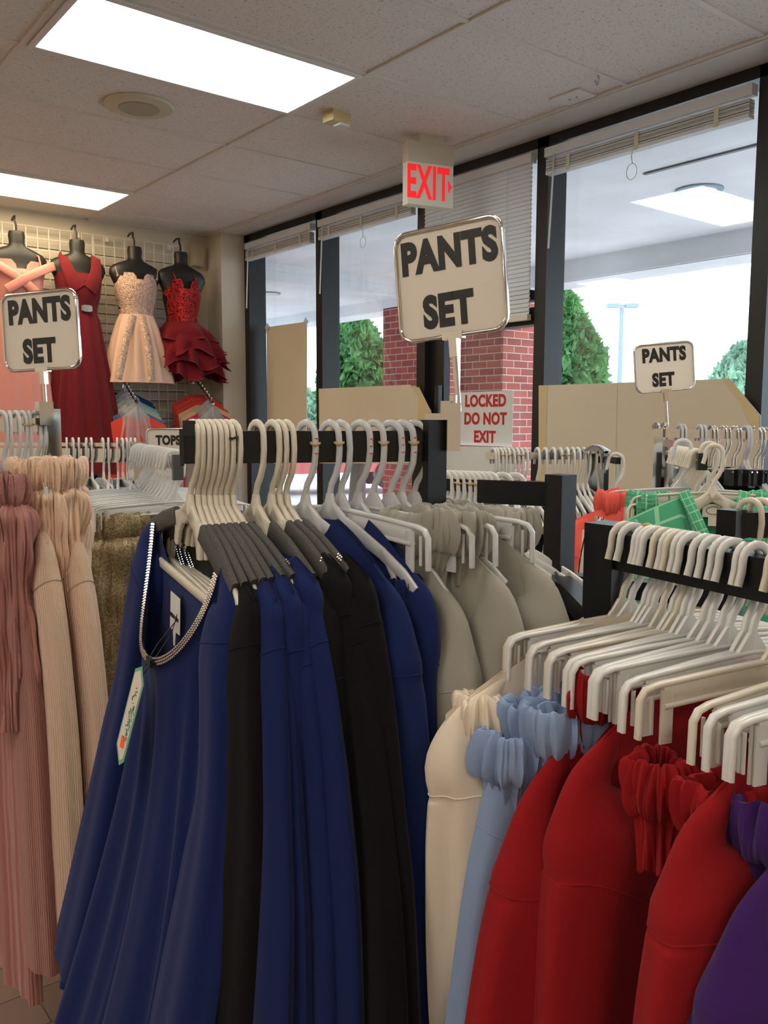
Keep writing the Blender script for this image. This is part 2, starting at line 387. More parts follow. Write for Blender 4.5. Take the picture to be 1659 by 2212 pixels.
def bbox_uv(mb, x0, x1, y0, y1, z0, z1):
    def q(a, b, c, d, uv):
        n = len(mb.v); mb.v += [Vector(a), Vector(b), Vector(c), Vector(d)]; mb.uv[len(mb.f)] = uv; mb.f.append([n, n + 1, n + 2, n + 3])
    for xx in (x0, x1): q((xx, y0, z0), (xx, y1, z0), (xx, y1, z1), (xx, y0, z1), [(y0, z0), (y1, z0), (y1, z1), (y0, z1)])
    for yy in (y0, y1): q((x0, yy, z0), (x1, yy, z0), (x1, yy, z1), (x0, yy, z1), [(x0, z0), (x1, z0), (x1, z1), (x0, z1)])
    return mb
for a, b, lb in ((6.22, 6.85, 'red brick canopy pillar seen through the glass door'), (7.55, 8.2, 'red brick canopy pillar seen through the second window'), (-1.2, -.6, None)):
    mb = bbox_uv(MB(), 6.5, 7.12, a, b, 0, oz - .18)
    o = mb.build('brick_pillar', M['brick'])
    if lb: tag(o, lb, 'pillar')
    else: tag(o, 'red brick canopy pillar far to the right outside', 'pillar')
o = bbox_uv(MB(), 3.68, 4.0, 6.9, 7.2, 0, oz).build('brick_pier', M['brick']); tag(o, 'narrow brick pier just outside the far left window', 'pillar')

random.seed(4)
def tree(D, px, top, half, label, leafm, base=.3, seed=1, nleaf=5200, ls=.11):
    rnd = random.Random(seed)
    p = atD(px, 904, D); p.z = 0
    H = CAMZ + (904 - top) / F * D; R = half / F * D
    t = thing('tree', label, 'tree', p)
    MB().tube([(0, 0, 0), (.05, 0, H * .3), (0, .03, H * .6)], lambda t: .16 * (1 - .5 * t), 8).build('trunk', M['bark'], t, True)
    mb = MB()
    def rad(z): # dome profile
        u = (z - base) / (H - base)
        return R * (math.sin(PI * min(1, (u * .62 + .30))) ** .8) * (1 if u < .97 else .6) * (1 - max(0, u - .72) ** 1.3 * 2.0)
    n = 0
    while n < nleaf:
        z = base + (H - base) * rnd.random() ** .9; a = rnd.random() * 2 * PI
        rr = max(.02, rad(z)) * (1 + .10 * math.sin(5 * a + z * 3) + .06 * math.sin(11 * a - z * 7)) * (.72 + .30 * rnd.random() ** .5)
        c = Vector((rr * math.cos(a), rr * math.sin(a), z)); e = Euler((rnd.random() * 6, rnd.random() * 6, rnd.random() * 6)).to_matrix(); s_ = ls * (.6 + rnd.random())
        b = len(mb.v)
        for q in ((-1, 0, 0), (0, -.55, .12), (1, 0, 0), (0, .55, .12)): mb.v.append(c + e @ (Vector(q) * s_))
        mb.f.append([b, b + 1, b + 2]); mb.f.append([b, b + 2, b + 3]); n += 1
    core = [[Vector((.80 * max(.02, rad(z)) * math.cos(k * PI / 10), .80 * max(.02, rad(z)) * math.sin(k * PI / 10), z)) for k in range(20)] for z in [base + (H - base) * j / 16 * .985 for j in range(17)]]
    mb.grid(core, True, (True, True))
    mb.build('foliage', leafm, t)
tree(15, 770, 690, 78, 'dome shaped leafy tree outside the second window', M['leaf'], 1.0, 1)
tree(13, 1205, 640, 92, 'tall leafy tree outside between door and right window', M['leaf'], 1.0, 2)
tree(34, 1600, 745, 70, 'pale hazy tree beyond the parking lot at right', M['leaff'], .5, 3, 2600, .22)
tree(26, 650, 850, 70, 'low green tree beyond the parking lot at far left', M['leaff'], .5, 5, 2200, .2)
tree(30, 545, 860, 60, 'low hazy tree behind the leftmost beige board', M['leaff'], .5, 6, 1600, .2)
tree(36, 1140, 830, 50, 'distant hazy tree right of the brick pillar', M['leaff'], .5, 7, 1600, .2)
p = atD(1335, 904, 30); p.z = 0
hp = 1.52 + (904 - 664) / F * 30
t = thing('parking_lot_lamp', 'tall parking lot lamp post with two flat heads', 'lamp post', p, math.atan2(HR.y, HR.x))
MB().tube([(0, 0, 0), (0, 0, hp - .05)], lambda t: .11 - .04 * t, 8).build('pole', M['lamp'], t, True)
for s_ in (-1, 1): MB().box((s_ * .32, 0, hp), (.42, .3, .13)).build('lamp_head', M['lamp'], t)
MB().box((0, 0, hp), (.5, .06, .05)).build('bracket', M['lamp'], t)
p = atD(1284, 904, 60); p.z = 0
t = thing('parking_lot_lamp', 'small far lamp post beside the tall leafy tree', 'lamp post', p, math.atan2(HR.y, HR.x))
MB().tube([(0, 0, 0), (0, 0, 6.4)], .1, 6).build('pole', M['lamp'], t, True)
MB().box((.1, 0, 6.45), (1.2, .4, .15)).build('lamp_head', M['lamp'], t)
def car(px, D, col, label, ln=4.4):
    p = atD(px, 904, D); p.z = 0
    t = thing('parked_car', label, 'car', p, math.atan2(HR.y, HR.x) + .3)
    m = mat('car_paint', col, .3, .2, coat=.6)
    prof = [(-2.2, .35), (-2.15, .8), (-1.5, .95), (-.9, 1.4), (.6, 1.42), (1.3, .98), (2.1, .85), (2.2, .4)]
    MB().poly([(x, -.85, z) for x, z in prof], (0, 1.7, 0)).build('body', m, t)
    MB().poly([(x, -.87, z) for x, z in [(-1.35, .98), (-.85, 1.33), (.5, 1.35), (1.1, 1.0)]], (0, 1.74, 0)).build('window', M['blackcap'], t)
    for x in (-1.35, 1.35):
        for yy in (-.8, .8):
            MB().tube([(x, yy - .1, .33), (x, yy + .1, .33)], .33, 16).build('wheel', M['blackcap'], t)
car(1160, 24, (.55, .6, .65), 'pale silver car parked outside beyond the door')
car(1146, 31, (.06, .10, .25), 'dark blue car parked behind the silver one')
car(690, 19, (.5, .1, .1), 'red car parked beyond the far left window')

# ------------------------------------------------------------------ ceiling fittings
def troffer(x0, y0, m, label):
    t = thing('ceiling_light', label, 'ceiling light', (x0 + T, y0 + T / 2, CZ))
    W, D_ = 2 * T - .03, T - .03
    f = MB()
    for s_ in (-1, 1):
        f.box((0, s_ * (D_ / 2 - .012), -.008), (W, .024, .014)); f.box((s_ * (W / 2 - .012), 0, -.008), (.024, D_ - .048, .014))
    f.build('frame', M['white'], t)
    MB().box((0, 0, -.006), (W - .05, D_ - .05, .010)).build('diffuser', m, t)
    return t
troffer(X0 - 2 * T, Y0, M['lightcool'], 'large cool white fluorescent ceiling light above the signs')
troffer(X0 - 2 * T, Y0 + 4 * T, M['lightwarm'], 'warm yellow fluorescent ceiling light near the dress wall')
for i, (cx, k) in enumerate(((-1, 0), (-2, 0), (-1, 4), (-2, 4), (0, -4), (-1, -4), (-2, -4), (0, -8), (-1, -8), (-2, -8))):
    troffer(X0 - 2 * T + cx * 4 * T, Y0 + k * T, M['lightneut'] if k else M['lightneut'],
            'ceiling light outside the view, row %s column %s counted from the dress wall corner' % (ORD[(4 - k) // 4], ORD[-cx]))
t = thing('ceiling_speaker', 'round cream ceiling speaker grille below the cool light', 'speaker', onZ(300, 226, CZ))
MB().lathe((0, 0, -.02), [(.085, .004), (.12, .0), (.152, .006), (.156, .018)], 40).build('rim', mat('cream_speaker', (.66, .60, .44), .5), t, True)
MB().lathe((0, 0, -.021), [(.001, 0), (.09, .0), (.092, .006)], 40).build('grille', mat('cream_grille', (.52, .49, .36), .7, 0, ('vor', 400, 1, .003)), t)
t = thing('motion_sensor', 'small yellowed box sensor on the ceiling left of exit sign', 'sensor', onZ(727, 243, CZ), .1)
MB().box((0, 0, -.025), (.11, .075, .05)).build('housing', mat('yellowed_plastic', (.66, .52, .26), .4), t)
MB().box((.02, -.01, -.055), (.06, .05, .014)).build('lens_cover', M['white'], t)
t = thing('ceiling_plate', 'flat white rectangular cover plate on the ceiling near windows', 'cover plate', onZ(1238, 208, CZ))
MB().box((0, 0, -.004), (.13, .17, .008)).build('plate', M['white'], t)
MB().lathe((.0, .02, -.011), [(.006, 0), (.008, .004)], 10).build('screw', M['chrome'], t)
MB().lathe((.0, -.02, -.011), [(.006, 0), (.008, .004)], 10).build('screw', M['chrome'], t)
t = thing('ceiling_hook', 'clear plastic hook stuck to the ceiling beside cover plate', 'hook', onZ(1290, 158, CZ))
MB().tube([(0, 0, 0), (.012, 0, -.02), (0, 0, -.045), (-.015, 0, -.03)], .005, 6).build('hook', M['milky'], t, True)
# exit sign
ex = onZ(925, 296, CZ)
eh = math.atan2(HR.y, HR.x) + .42
t = thing('exit_sign', 'lit red EXIT sign with arrow hanging from the ceiling', 'exit sign', ex, eh)
MB().box((0, 0, -.02), (.14, .08, .04)).build('ceiling_mount', mat('cream_metal', (.70, .64, .52), .5), t)
MB().box((0, 0, -.088), (.262, .07, .10)).build('canopy', mat('cream_metal_housing', (.68, .62, .50), .5), t)
ebz = -.138 - .105
MB().box((0, 0, ebz), (.262, .06, .21)).build('housing', mat('cream_sign_face', (.74, .70, .60), .45, emit=((1, .85, .7), .05)), t)
mr = mat('lit_red', (.8, .02, .02), .5, emit=((1, .02, .03), .55))
text_mesh('EXIT', .225, mr, t, Matrix.Translation((-.016, -.0315, ebz - .0)) @ Matrix.Rotation(PI / 2, 4, 'X'), bold=.03, sx=.50, spacing=1.08)
MB().poly([(.100, -.0315, ebz + .035), (.100, -.0315, ebz - .035), (.122, -.0315, ebz)], (0, -.001, 0)).build('arrow', mr, t)
t = thing('alarm_box', 'small cream siren box high on the wall corner', 'alarm', (3.15, YB - .03, CAMZ + 1.27))
MB().box((0, 0, 0), (.10, .05, .16)).build('housing', mat('cream_plastic', (.66, .58, .43), .5), t)
MB().box((.0, -.027, 0), (.085, .006, .14)).build('front_cover', mat('cream_cover', (.62, .54, .40), .5), t)

# ------------------------------------------------------------------ blinds
def blind(ya, yb, closed, label, ring=None, wand=None, nlad=2):
    zt = CAMZ + 1.352; L = ya - yb; x = 3.43
    t = thing('window_blind', label, 'blind', (x, (ya + yb) / 2, zt))
    MB().box((0, 0, -.022), (.045, L, .045)).build('headrail', M['blind'], t)
    s = MB(); 
    if closed:
        n = 0; z = -.055
        while z > -.80:
            s.box((0, 0, z), (.003, L - .02, .030), Matrix.Rotation(.35, 3, 'Y')); z -= .0225
        s.build('slats', M['blind'], t); MB().box((0, 0, z + .0), (.03, L - .02, .03)).build('bottom_rail', M['ivory'], t)
        for q in (-.3, .3): MB().tube([(-.014, q * L, -.04), (-.014, q * L, z)], .0015, 5).build('ladder_cord', M['cord'], t)
    else:
        for k in range(11): s.box((.002 * (k % 2), 0, -.058 - k * .0052), (.042, L - .02, .0032), Matrix.Rotation(.04 * (k % 3 - 1), 3, 'Y'))
        s.build('slats', M['blind'], t); MB().box((0, 0, -.123), (.044, L - .02, .016)).build('bottom_rail', M['blind'], t)
        for q in (-.36, 0, .36): MB().box((-.024, q * L, -.095), (.002, .022, .08)).build('ladder_tape', M['ivory'], t)
    if wand: MB().tube([(-.03, L / 2 - .07, -.04), (-.045, L / 2 - .06, -.50)], .005, 6).build('wand', M['milky'], t)
    if ring is not None:
        MB().tube([(-.02, ring, -.13), (-.022, ring + .004, -.16), (-.022, ring - .003, -.19)], .0025, 5).tube([(-.022, ring + .028 * math.sin(a * PI / 8), -.225 - .036 * math.cos(a * PI / 8)) for a in range(16)], .0018, 5, (1, 0, 0), True).build('pull_cord', M['cord'], t)
blind(6.04, 5.12, False, 'raised white blind over the far left window', wand=True)
blind(5.03, 4.03, False, 'raised white blind over the second window with pull cord', ring=-.02, wand=True)
blind(3.94, 3.09, True, 'closed white blind covering the transom above the door')
blind(3.0, 1.91, False, 'raised white blind over the large right window with ring cord', ring=.02, wand=True)
blind(1.82, .80, False, 'raised white blind over the window beyond the right frame')

# ------------------------------------------------------------------ boards on the windows
def board(pts, X, label, th=.005):
    P = [onX(x, y, X) for x, y in pts]; b = P[0].copy(); 
    t = thing('card_board', label, 'board', b)
    MB().poly([p - b for p in P], (th, 0, 0)).build('panel', M['board'], t)
    return t, b
t, b = board([(575, 706), (662, 694), (661, 960), (577, 960)], 3.555, 'narrow upright beige board taped in the far left window')
for q in ((577, 706), (660, 695)):
    p = onX(*q, 3.55) - b; MB().box(p, (.002, .05, .05), Matrix.Rotation(.7, 3, 'X')).build('tape', M['milky'], t)
t, b = board([(688, 839), (884, 830), (930, 886), (930, 1000), (690, 1000)], 3.42, 'wide beige board with clipped corner below the second window')
MB().poly([onX(*q, 3.418) - b for q in ((884, 832), (905, 836), (930, 886), (928, 1000), (900, 1000), (902, 850))], (.001, 0, 0)).build('tape', M['tape'], t)
t, b = board([(1163, 832), (1575, 817), (1642, 897), (1642, 1060), (1163, 1060)], 3.41, 'widest beige board with clipped corner in the large right window')
MB().poly([onX(*q, 3.408) - b for q in ((1163, 833), (1182, 832), (1176, 1060), (1163, 1060))], (.001, 0, 0)).build('tape', M['tape'], t)
MB().poly([onX(*q, 3.408) - b for q in ((1560, 819), (1575, 818), (1640, 897), (1640, 960), (1612, 900), (1600, 870))], (.001, 0, 0)).build('tape', M['tape'], t)
MB().poly([onX(*q, 3.408) - b for q in ((1331, 828), (1333, 828), (1328, 1060), (1326, 1060))], (.001, 0, 0)).build('crease', M['board'], t)
# locked notice on the door glass
X = 3.535; c = [onX(x, y, X) for x, y in ((993, 849), (1106, 849), (1104, 962), (992, 958))]
mid = (c[0] + c[2]) / 2
t = thing('door_notice', 'white notice with red letters LOCKED DO NOT EXIT', 'notice', mid)
MB().poly([(0, .215, .155), (0, -.215, .155), (0, -.215, -.155), (0, .215, -.155)], (.002, 0, 0)).build('paper', M['paperw'], t)
MT = lambda z, yo=0: Matrix.Translation((-.0015, yo, z)) @ Matrix.Rotation(-PI / 2, 4, 'Z') @ Matrix.Rotation(PI / 2, 4, 'X')
mred = mat('red_lettering', (.55, .015, .02), .5)
text_mesh('LOCKED', .092, mred, t, MT(.100), bold=.04, sx=.88, spacing=1.06)
text_mesh('DO NOT', .092, mred, t, MT(-.002, .0), bold=.04, sx=.88, spacing=1.06)
text_mesh('EXIT', .092, mred, t, MT(-.106, .0), bold=.04, sx=.88, spacing=1.06)
c = onX(1035, 1010, 3.50)
tag(MB().poly([onX(x, y, 3.50) for x, y in ((955, 962), (1112, 966), (1112, 1080), (955, 1080))], (.004, 0, 0)).build('white_poster', M['paperw']), 'plain white poster below the red lettered notice', 'poster')

# ------------------------------------------------------------------ dress wall: wire grids, forms, dresses
GY = 6.28
def gridpanel(x0, x1, z0, z1, label, step=.076):
    t = thing('wire_grid_panel', label, 'display grid', ((x0 + x1) / 2, GY, z0)); g = MB(); w = (x1 - x0) / 2; n = round((x1 - x0) / step)
    for i in range(n + 1):
        x = -w + i * 2 * w / n; g.box((x, 0, (z1 - z0) / 2), (.006, .005, z1 - z0))
    nz = round((z1 - z0) / step)
    for i in range(nz + 1): g.box((0, -.004, i * (z1 - z0) / nz), (2 * w, .005, .005))
    g.build('wires', M['wire'], t)
    b = MB()
    for x in (-w + .1, w - .1): b.box((x, .022, z1 - z0 - .02), (.02, .045, .03))
    b.build('bracket', M['wire'], t)
gridpanel(1.0, 2.30, 1.75, CAMZ + 1.315, 'white wire grid panel behind the long dresses')
gridpanel(2.31, 3.0, 1.95, CAMZ + 1.315, 'white wire grid panel behind the short dresses')
gridpanel(2.34, 3.0, .9, CAMZ + .37, 'lower white wire grid panel above the bagged dresses')
def dress_form(x, ztop, label, s=1.):
    y0 = GY - .17
    t = thing('dress_form', label, 'dress form', (x, y0, ztop))
    prof = [(-.20, .045, .05), (-.195, .055, .055), (-.155, .055, .052), (-.14, .050, .05), (-.19 + .0, .0, 0)]
    rows = []
    for z, a, b in [(-.10, .020, .02), (-.105, .048, .045), (-.13, .054, .05), (-.18, .050, .048), (-.20, .058, .05), (-.222, .115, .055), (-.245, .165, .062), (-.275, .19, .066), (-.31, .195, .068), (-.35, .175, .075), (-.40, .150, .095), (-.45, .15, .10), (-.52, .135, .085), (-.60, .12, .075), (-.70, .15, .085), (-.78, .16, .09)]:
        rows.append([Vector((a * s * math.cos(k * PI / 16), (b * math.sin(k * PI / 16)) * (1 if k > 16 else .6), z)) for k in range(32)])
    MB().grid(rows, True, (True, True)).build('torso', M['form'], t, True)
    MB().tube([(.02, .16, .0), (.015, .10, .012), (.0, .02, .0), (-.01, 0, -.03), (0, 0, -.06), (0, 0, -.11)], .007, 6, (1, 0, 0)).build('hook', M['form'], t, True)
    return t
xd = [(1.73, 1.335), (2.13, 1.33), (2.545, 1.335), (2.905, 1.34)]
for (x, z), lb in zip(xd, ('black hanging dress form wearing the dusty pink gown', 'black hanging dress form wearing the long burgundy gown', 'black hanging dress form wearing the short blush dress', 'black hanging dress form wearing the red sequin dress')):
    dress_form(x, CAMZ + z - .0, lb)
def dress_mesh(prof, nf, amp, seed=0, seg=128, topdip=0, rowf=3):
    """prof: (z, halfwidth, halfdepth, fold)"""
    P = []
    for i in range(len(prof) - 1):
        for k in range(rowf):
            t_ = k / rowf; P.append([prof[i][j] * (1 - t_) + prof[i + 1][j] * t_ for j in range(4)])
    P.append(list(prof[-1])); rows = []
    for ri, (z, a, b, f) in enumerate(P):
        r = []
        for k in range(seg):
            th = 2 * PI * k / seg; q = 1 + f * amp * (math.sin(nf * th + seed) + .5 * math.sin((nf * 2 - 3) * th + seed * 2 + z * 2))
            x = a * math.cos(th) * q; y = b * math.sin(th) * q * (1 if math.sin(th) < 0 else .55)
            zz = z
            if ri == 0 and topdip and y < 0:
                zz = z + topdip * (abs(abs(x) / a - .45) < .28 and 1 or 0) * .5 - topdip * max(0, 1 - abs(x) / a * 3)
            r.append(Vector((x, y, zz)))
        rows.append(r)
    return MB().grid(rows, True)
def dress(x, ztop, name, label, col, parts):
    t = thing(name, label, 'dress', (x, GY - .17, ztop))
    return t
# dusty pink satin gown
x, z = xd[0]; t = dress(x, CAMZ + z, 'evening_gown', 'dusty pink off-shoulder satin gown on the leftmost form', None, None)
dress_mesh([(-.335, .185, .09, 0), (-.40, .165, .11, 0), (-.47, .155, .10, .2), (-.60, .125, .085, .3), (-.72, .165, .10, .5), (-1.0, .18, .12, 1), (-1.5, .22, .16, 1), (-1.75, .25, .18, 1)], 9, .05, 1, topdip=.07).build('gown', M['pinks'], t, True)
MB().strip([(-.24, -.0, -.36), (-.15, -.09, -.345), (-.06, -.105, -.40), (.03, -.11, -.46), (.10, -.09, -.52)], .06, .02, (0, 1, 0)).build('sash', M['pinks'], t, True)
MB().strip([(.25, 0, -.30), (.2, -.06, -.32), (.10, -.095, -.37), (.0, -.115, -.43), (-.1, -.095, -.50)], .06, .02, (0, 1, 0)).build('sash', M['pinks'], t, True)
MB().tube([(.13, -.08, -.34), (.12, -.06, -.26), (.10, 0, -.24)], .006, 6).build('strap', M['pinks'], t, True)
# burgundy gown
x, z = xd[1]; t = dress(x, CAMZ + z, 'evening_gown', 'long burgundy v-neck gown with jewelled waist', None, None)
dress_mesh([(-.335, .168, .092, 0), (-.40, .160, .118, .1), (-.48, .150, .112, .2), (-.55, .130, .092, .3), (-.60, .124, .088, .3), (-.64, .14, .097, .6), (-.85, .17, .13, 1), (-1.2, .23, .17, 1), (-1.72, .30, .22, 1)], 13, .045, 2, 160).build('gown', M['burg'], t, True)
for s_ in (-1, 1):
    MB().strip([(s_ * .10, .02, -.215), (s_ * .112, -.045, -.23), (s_ * .105, -.075, -.29), (s_ * .085, -.10, -.36), (s_ * .06, -.112, -.42), (s_ * .04, -.112, -.45)], lambda t: .055 + .05 * t, .012, (0, 1, .15)).build('strap', M['burg'], t, True)
MB().box((0.02, -.095, -.575), (.075, .012, .035), Matrix.Rotation(.0, 3, 'Y')).box((.02, -.098, -.575), (.05, .014, .045)).build('jewelled_clasp', M['stone'], t)
# blush short dress
x, z = xd[2]; t = dress(x, CAMZ + z, 'party_dress', 'short blush dress with lace bodice and flared skirt', None, None)
dress_mesh([(-.325, .155, .095, 0), (-.38, .160, .118, 0), (-.45, .155, .112, 0), (-.55, .128, .09, 0), (-.60, .126, .09, 0)], 9, .02, 1, topdip=.05).build('bodice', M['blushlace'], t, True)
dress_mesh([(-.59, .128, .092, 0), (-.68, .165, .12, .6), (-.85, .215, .16, 1), (-1.0, .25, .19, 1), (-1.08, .27, .2, 1)], 10, .05, 2, 160).build('skirt', M['blush'], t, True)
for s_ in (-1, 1): MB().tube([(s_ * .145, -.04, -.33), (s_ * .155, -.03, -.27), (s_ * .14, .01, -.235)], .009, 6).build('strap', M['blushlace'], t, True)
for a in (-.6, 0.05): 
    MB().strip([(.10 * a, -.092, -.60), (.22 * a, -.150, -.75), (.30 * a, -.185, -.90), (.38 * a, -.205, -1.06)], .05, .014, (0, 1, 0)).build('lace_panel', M['blushlace'], t, True)
# red sequin dress with ruffles
x, z = xd[3]; t = dress(x, CAMZ + z, 'party_dress', 'short red dress with sequin bodice and tiered ruffle skirt', None, None)
dress_mesh([(-.36, .145, .10, 0), (-.42, .15, .118, 0), (-.50, .138, .105, 0), (-.58, .122, .088, 0), (-.63, .125, .09, 0)], 9, .02, 1, topdip=.09).build('bodice', M['sequin'], t, True)
for s_ in (-1, 1): MB().tube([(s_ * .07, -.09, -.35), (s_ * .09, -.05, -.26), (s_ * .10, .0, -.22)], .005, 6).build('strap', M['sequin'], t, True)
for k, (z0, z1, a0, a1) in enumerate(((-.62, -.76, .13, .235), (-.70, -.86, .20, .285), (-.78, -.95, .23, .30), (-.88, -1.03, .25, .28))):
    rf = dress_mesh([(z0, a0, a0 * .75, .2), ((z0 + z1) / 2, (a0 + a1) / 2 * 1.06, a1 * .75, .8), (z1 + .01, a1, a1 * .8, 1.2), (z1, a1 * 1.05, a1 * .84, 1.6)], 7 + k * 2, .07, k * 1.3, 180)
    for v in rf.v: v.x += .03 * sm((-.6 - v.z) * 6); v.z += .035 * math.sin(v.x * 17 + k * 1.7) * sm((-.68 - v.z) * 5)
    rf.build('ruffle', M['ruffle'], t, True)

# ------------------------------------------------------------------ hangers
HOOKR = .0215
def hook_path(side=1, tall=.125):
    pts = [(-side * (HOOKR + .006), 0, -.040), (-side * (HOOKR + .001), 0, -.022)]
    for k in range(9):
        a = PI - k * PI / 8; pts.append((side * HOOKR * math.cos(a), 0, -.010 + HOOKR * .85 * math.sin(a)))
    pts += [(side * (HOOKR + .002), 0, -.030), (side * (HOOKR + .000), 0, -.052), (side * .014, 0, -.070), (side * .004, 0, -.084), (0, 0, -.098), (0, 0, -tall)]
    return pts
def mesh_hook(side=1, w=.0105, th=.0065): return MB().strip(hook_path(side), w, th)
def hanger_A(label, side=1, foam=True, m=None, loc=(0, 0, 0), rz=0, group=None, tilt=0):
    """blouse hanger: hook, forked plate, sloping arms with padded foam, lower bar"""
    m = m or M['ivory']
    t = thing('clothes_hanger', label, 'hanger', loc, rz, group, Euler((0, tilt, rz)))
    mesh_hook(side).build('hook', m, t, True)
    b = MB()
    b.strip([(0, 0, -.098), (0, 0, -.115), (0, 0, -.135)], lambda t: .014 + .045 * t * t, .007)
    for s in (-1, 1):
        b.strip([(s * .004, 0, -.125), (s * .03, 0, -.140), (s * .042, 0, -.162), (s * .046, 0, -.186)], lambda t: .03 - .016 * t, .007)
        b.strip([(s * .012, 0, -.134), (s * .06, 0, -.150), (s * .12, 0, -.176), (s * .165, 0, -.200), (s * .190, 0, -.220)], lambda t: .024 - .010 * t, .006)
        b.strip([(s * .12, 0, -.170), (s * .145, 0, -.205), (s * .150, 0, -.238)], .010, .006)
    b.strip([(-.15, 0, -.238), (.15, 0, -.238)], .016, .008)
    b.build('frame', m, t, True)
    if foam:
        for s in (-1, 1):
            MB().strip([(s * .050, 0, -.144), (s * .10, 0, -.163), (s * .135, 0, -.181), (s * .165, 0, -.197)], .029, .011).build('foam_cover', M['foam'], t, True)
    return t
def hanger_B(label, side=1, m=None, loc=(0, 0, 0), rz=0, group=None, drop=.036, tilt=0):
    """set hanger: hook, flat rimmed bar, clip fingers at both ends"""
    m = m or M['milky']
    t = thing('clothes_hanger', label, 'hanger', loc, rz, group, Euler((0, tilt, rz)))
    mesh_hook(side).build('hook', m, t, True)
    b = MB(); b.strip([(0, 0, -.098), (0, 0, -.130)], lambda t: .014 + .05 * t * t, .006)
    for s in (-1, 1):
        b.strip([(s * .0, 0, -.122), (s * .09, 0, -.127), (s * .175, 0, -.133), (s * .19, 0, -.137), (s * .197, 0, -.147), (s * .198, 0, -.155 - drop)], .006, .009)
        b.strip([(s * .0, 0, -.150), (s * .09, 0, -.153), (s * .165, 0, -.158)], .006, .010)
        b.strip([(s * .0, 0, -.136), (s * .165, 0, -.146)], .022, .0035)
        b.strip([(s * .160, 0, -.140), (s * .160, 0, -.165 - drop)], .017, .004)
        b.strip([(s * .182, 0, -.145), (s * .182, 0, -.150 - drop)], .004, .004)
    b.build('frame', m, t, True)
    return t
def band(parent, s, z, m=None, side=1):
    MB().tube([(s + .008 * math.cos(a * PI / 5), .006 * math.sin(a * PI / 5), z + .0015 * math.sin(a * 1.3)) for a in range(10)], .0018, 5, (0, 0, 1), True).build('rubber_band', m or M['band'], parent, True)
def marks(parent, side=1):
    mb = MB()
    for k in range(3): mb.box((side * (HOOKR + .006), -.001, -.014 - k * .011), (.0015, .0068, .0014))
    mb.build('ink_marks', M['redink'], parent)

# ------------------------------------------------------------------ clothes
def body_mesh(sw=.2, zn=-.135, drop=.085, pw=1.6, length=.85, a1=.25, b1=.06, fold=.01, nf=7, neckw=.07, ndf=.06, ndb=.015, lean=0., seed=0, nu=144, nt=44, lp=1.15, opn=.016, bk=5., bs=.5, hemwave=.0):
    R_ = random.Random(seed); p1, p2, p3 = [R_.random() * 6 for _ in range(3)]
    rows = []; neckline = []
    for j in range(nt + 1):
        t = (j / nt) ** 1.25; row = []
        for i in range(nu):
            th = 2 * PI * i / nu; cx = math.cos(th); sy = math.sin(th); sg = 1 if sy >= 0 else -1
            a = sw * (1 - .06 * sm(t * 5)) + (a1 - sw) * sm(t)
            x0 = sw * cx; x = a * cx
            zt = zn - drop * abs(cx) ** pw
            op = 0
            if abs(x0) < neckw:
                q = 1 - (x0 / neckw) ** 2; op = q
                zt -= (ndf if sg < 0 else ndb) * q ** .72
            zz = zt + (zn - length - zt) * t + hemwave * t * math.sin(3 * th + p1)
            s_ = abs(sy) ** .7 * sg
            b = (.007 + (opn if sg < 0 else .010) * op * math.exp(-t * 4)) + (b1 - .007) * (1 - math.exp(-t * bk))
            y = b * s_ * (bs if sg > 0 else 1)
            am = fold * (1 - math.exp(-t * 3.2)) * min(1, abs(sy) * 2.5 + .15)
            ph = x / a * PI
            y += sg * (bs if sg > 0 else 1) * am * (math.sin(nf * ph * .5 + p1 + .8 * t) + .55 * math.sin(nf * ph * .93 + p2) + .35 * math.sin(nf * ph * 1.7 + p3 + 2 * t))
            x += am * .6 * math.cos(nf * ph * .5 + p3)
            y -= lean * t ** lp
            row.append(Vector((x, y, zz)))
            if j == 0 and sg < 0 and abs(x0) <= neckw * 1.02: neckline.append(Vector((x, y - .002, zz)))
        rows.append(row)
    return MB().grid(rows, True), neckline
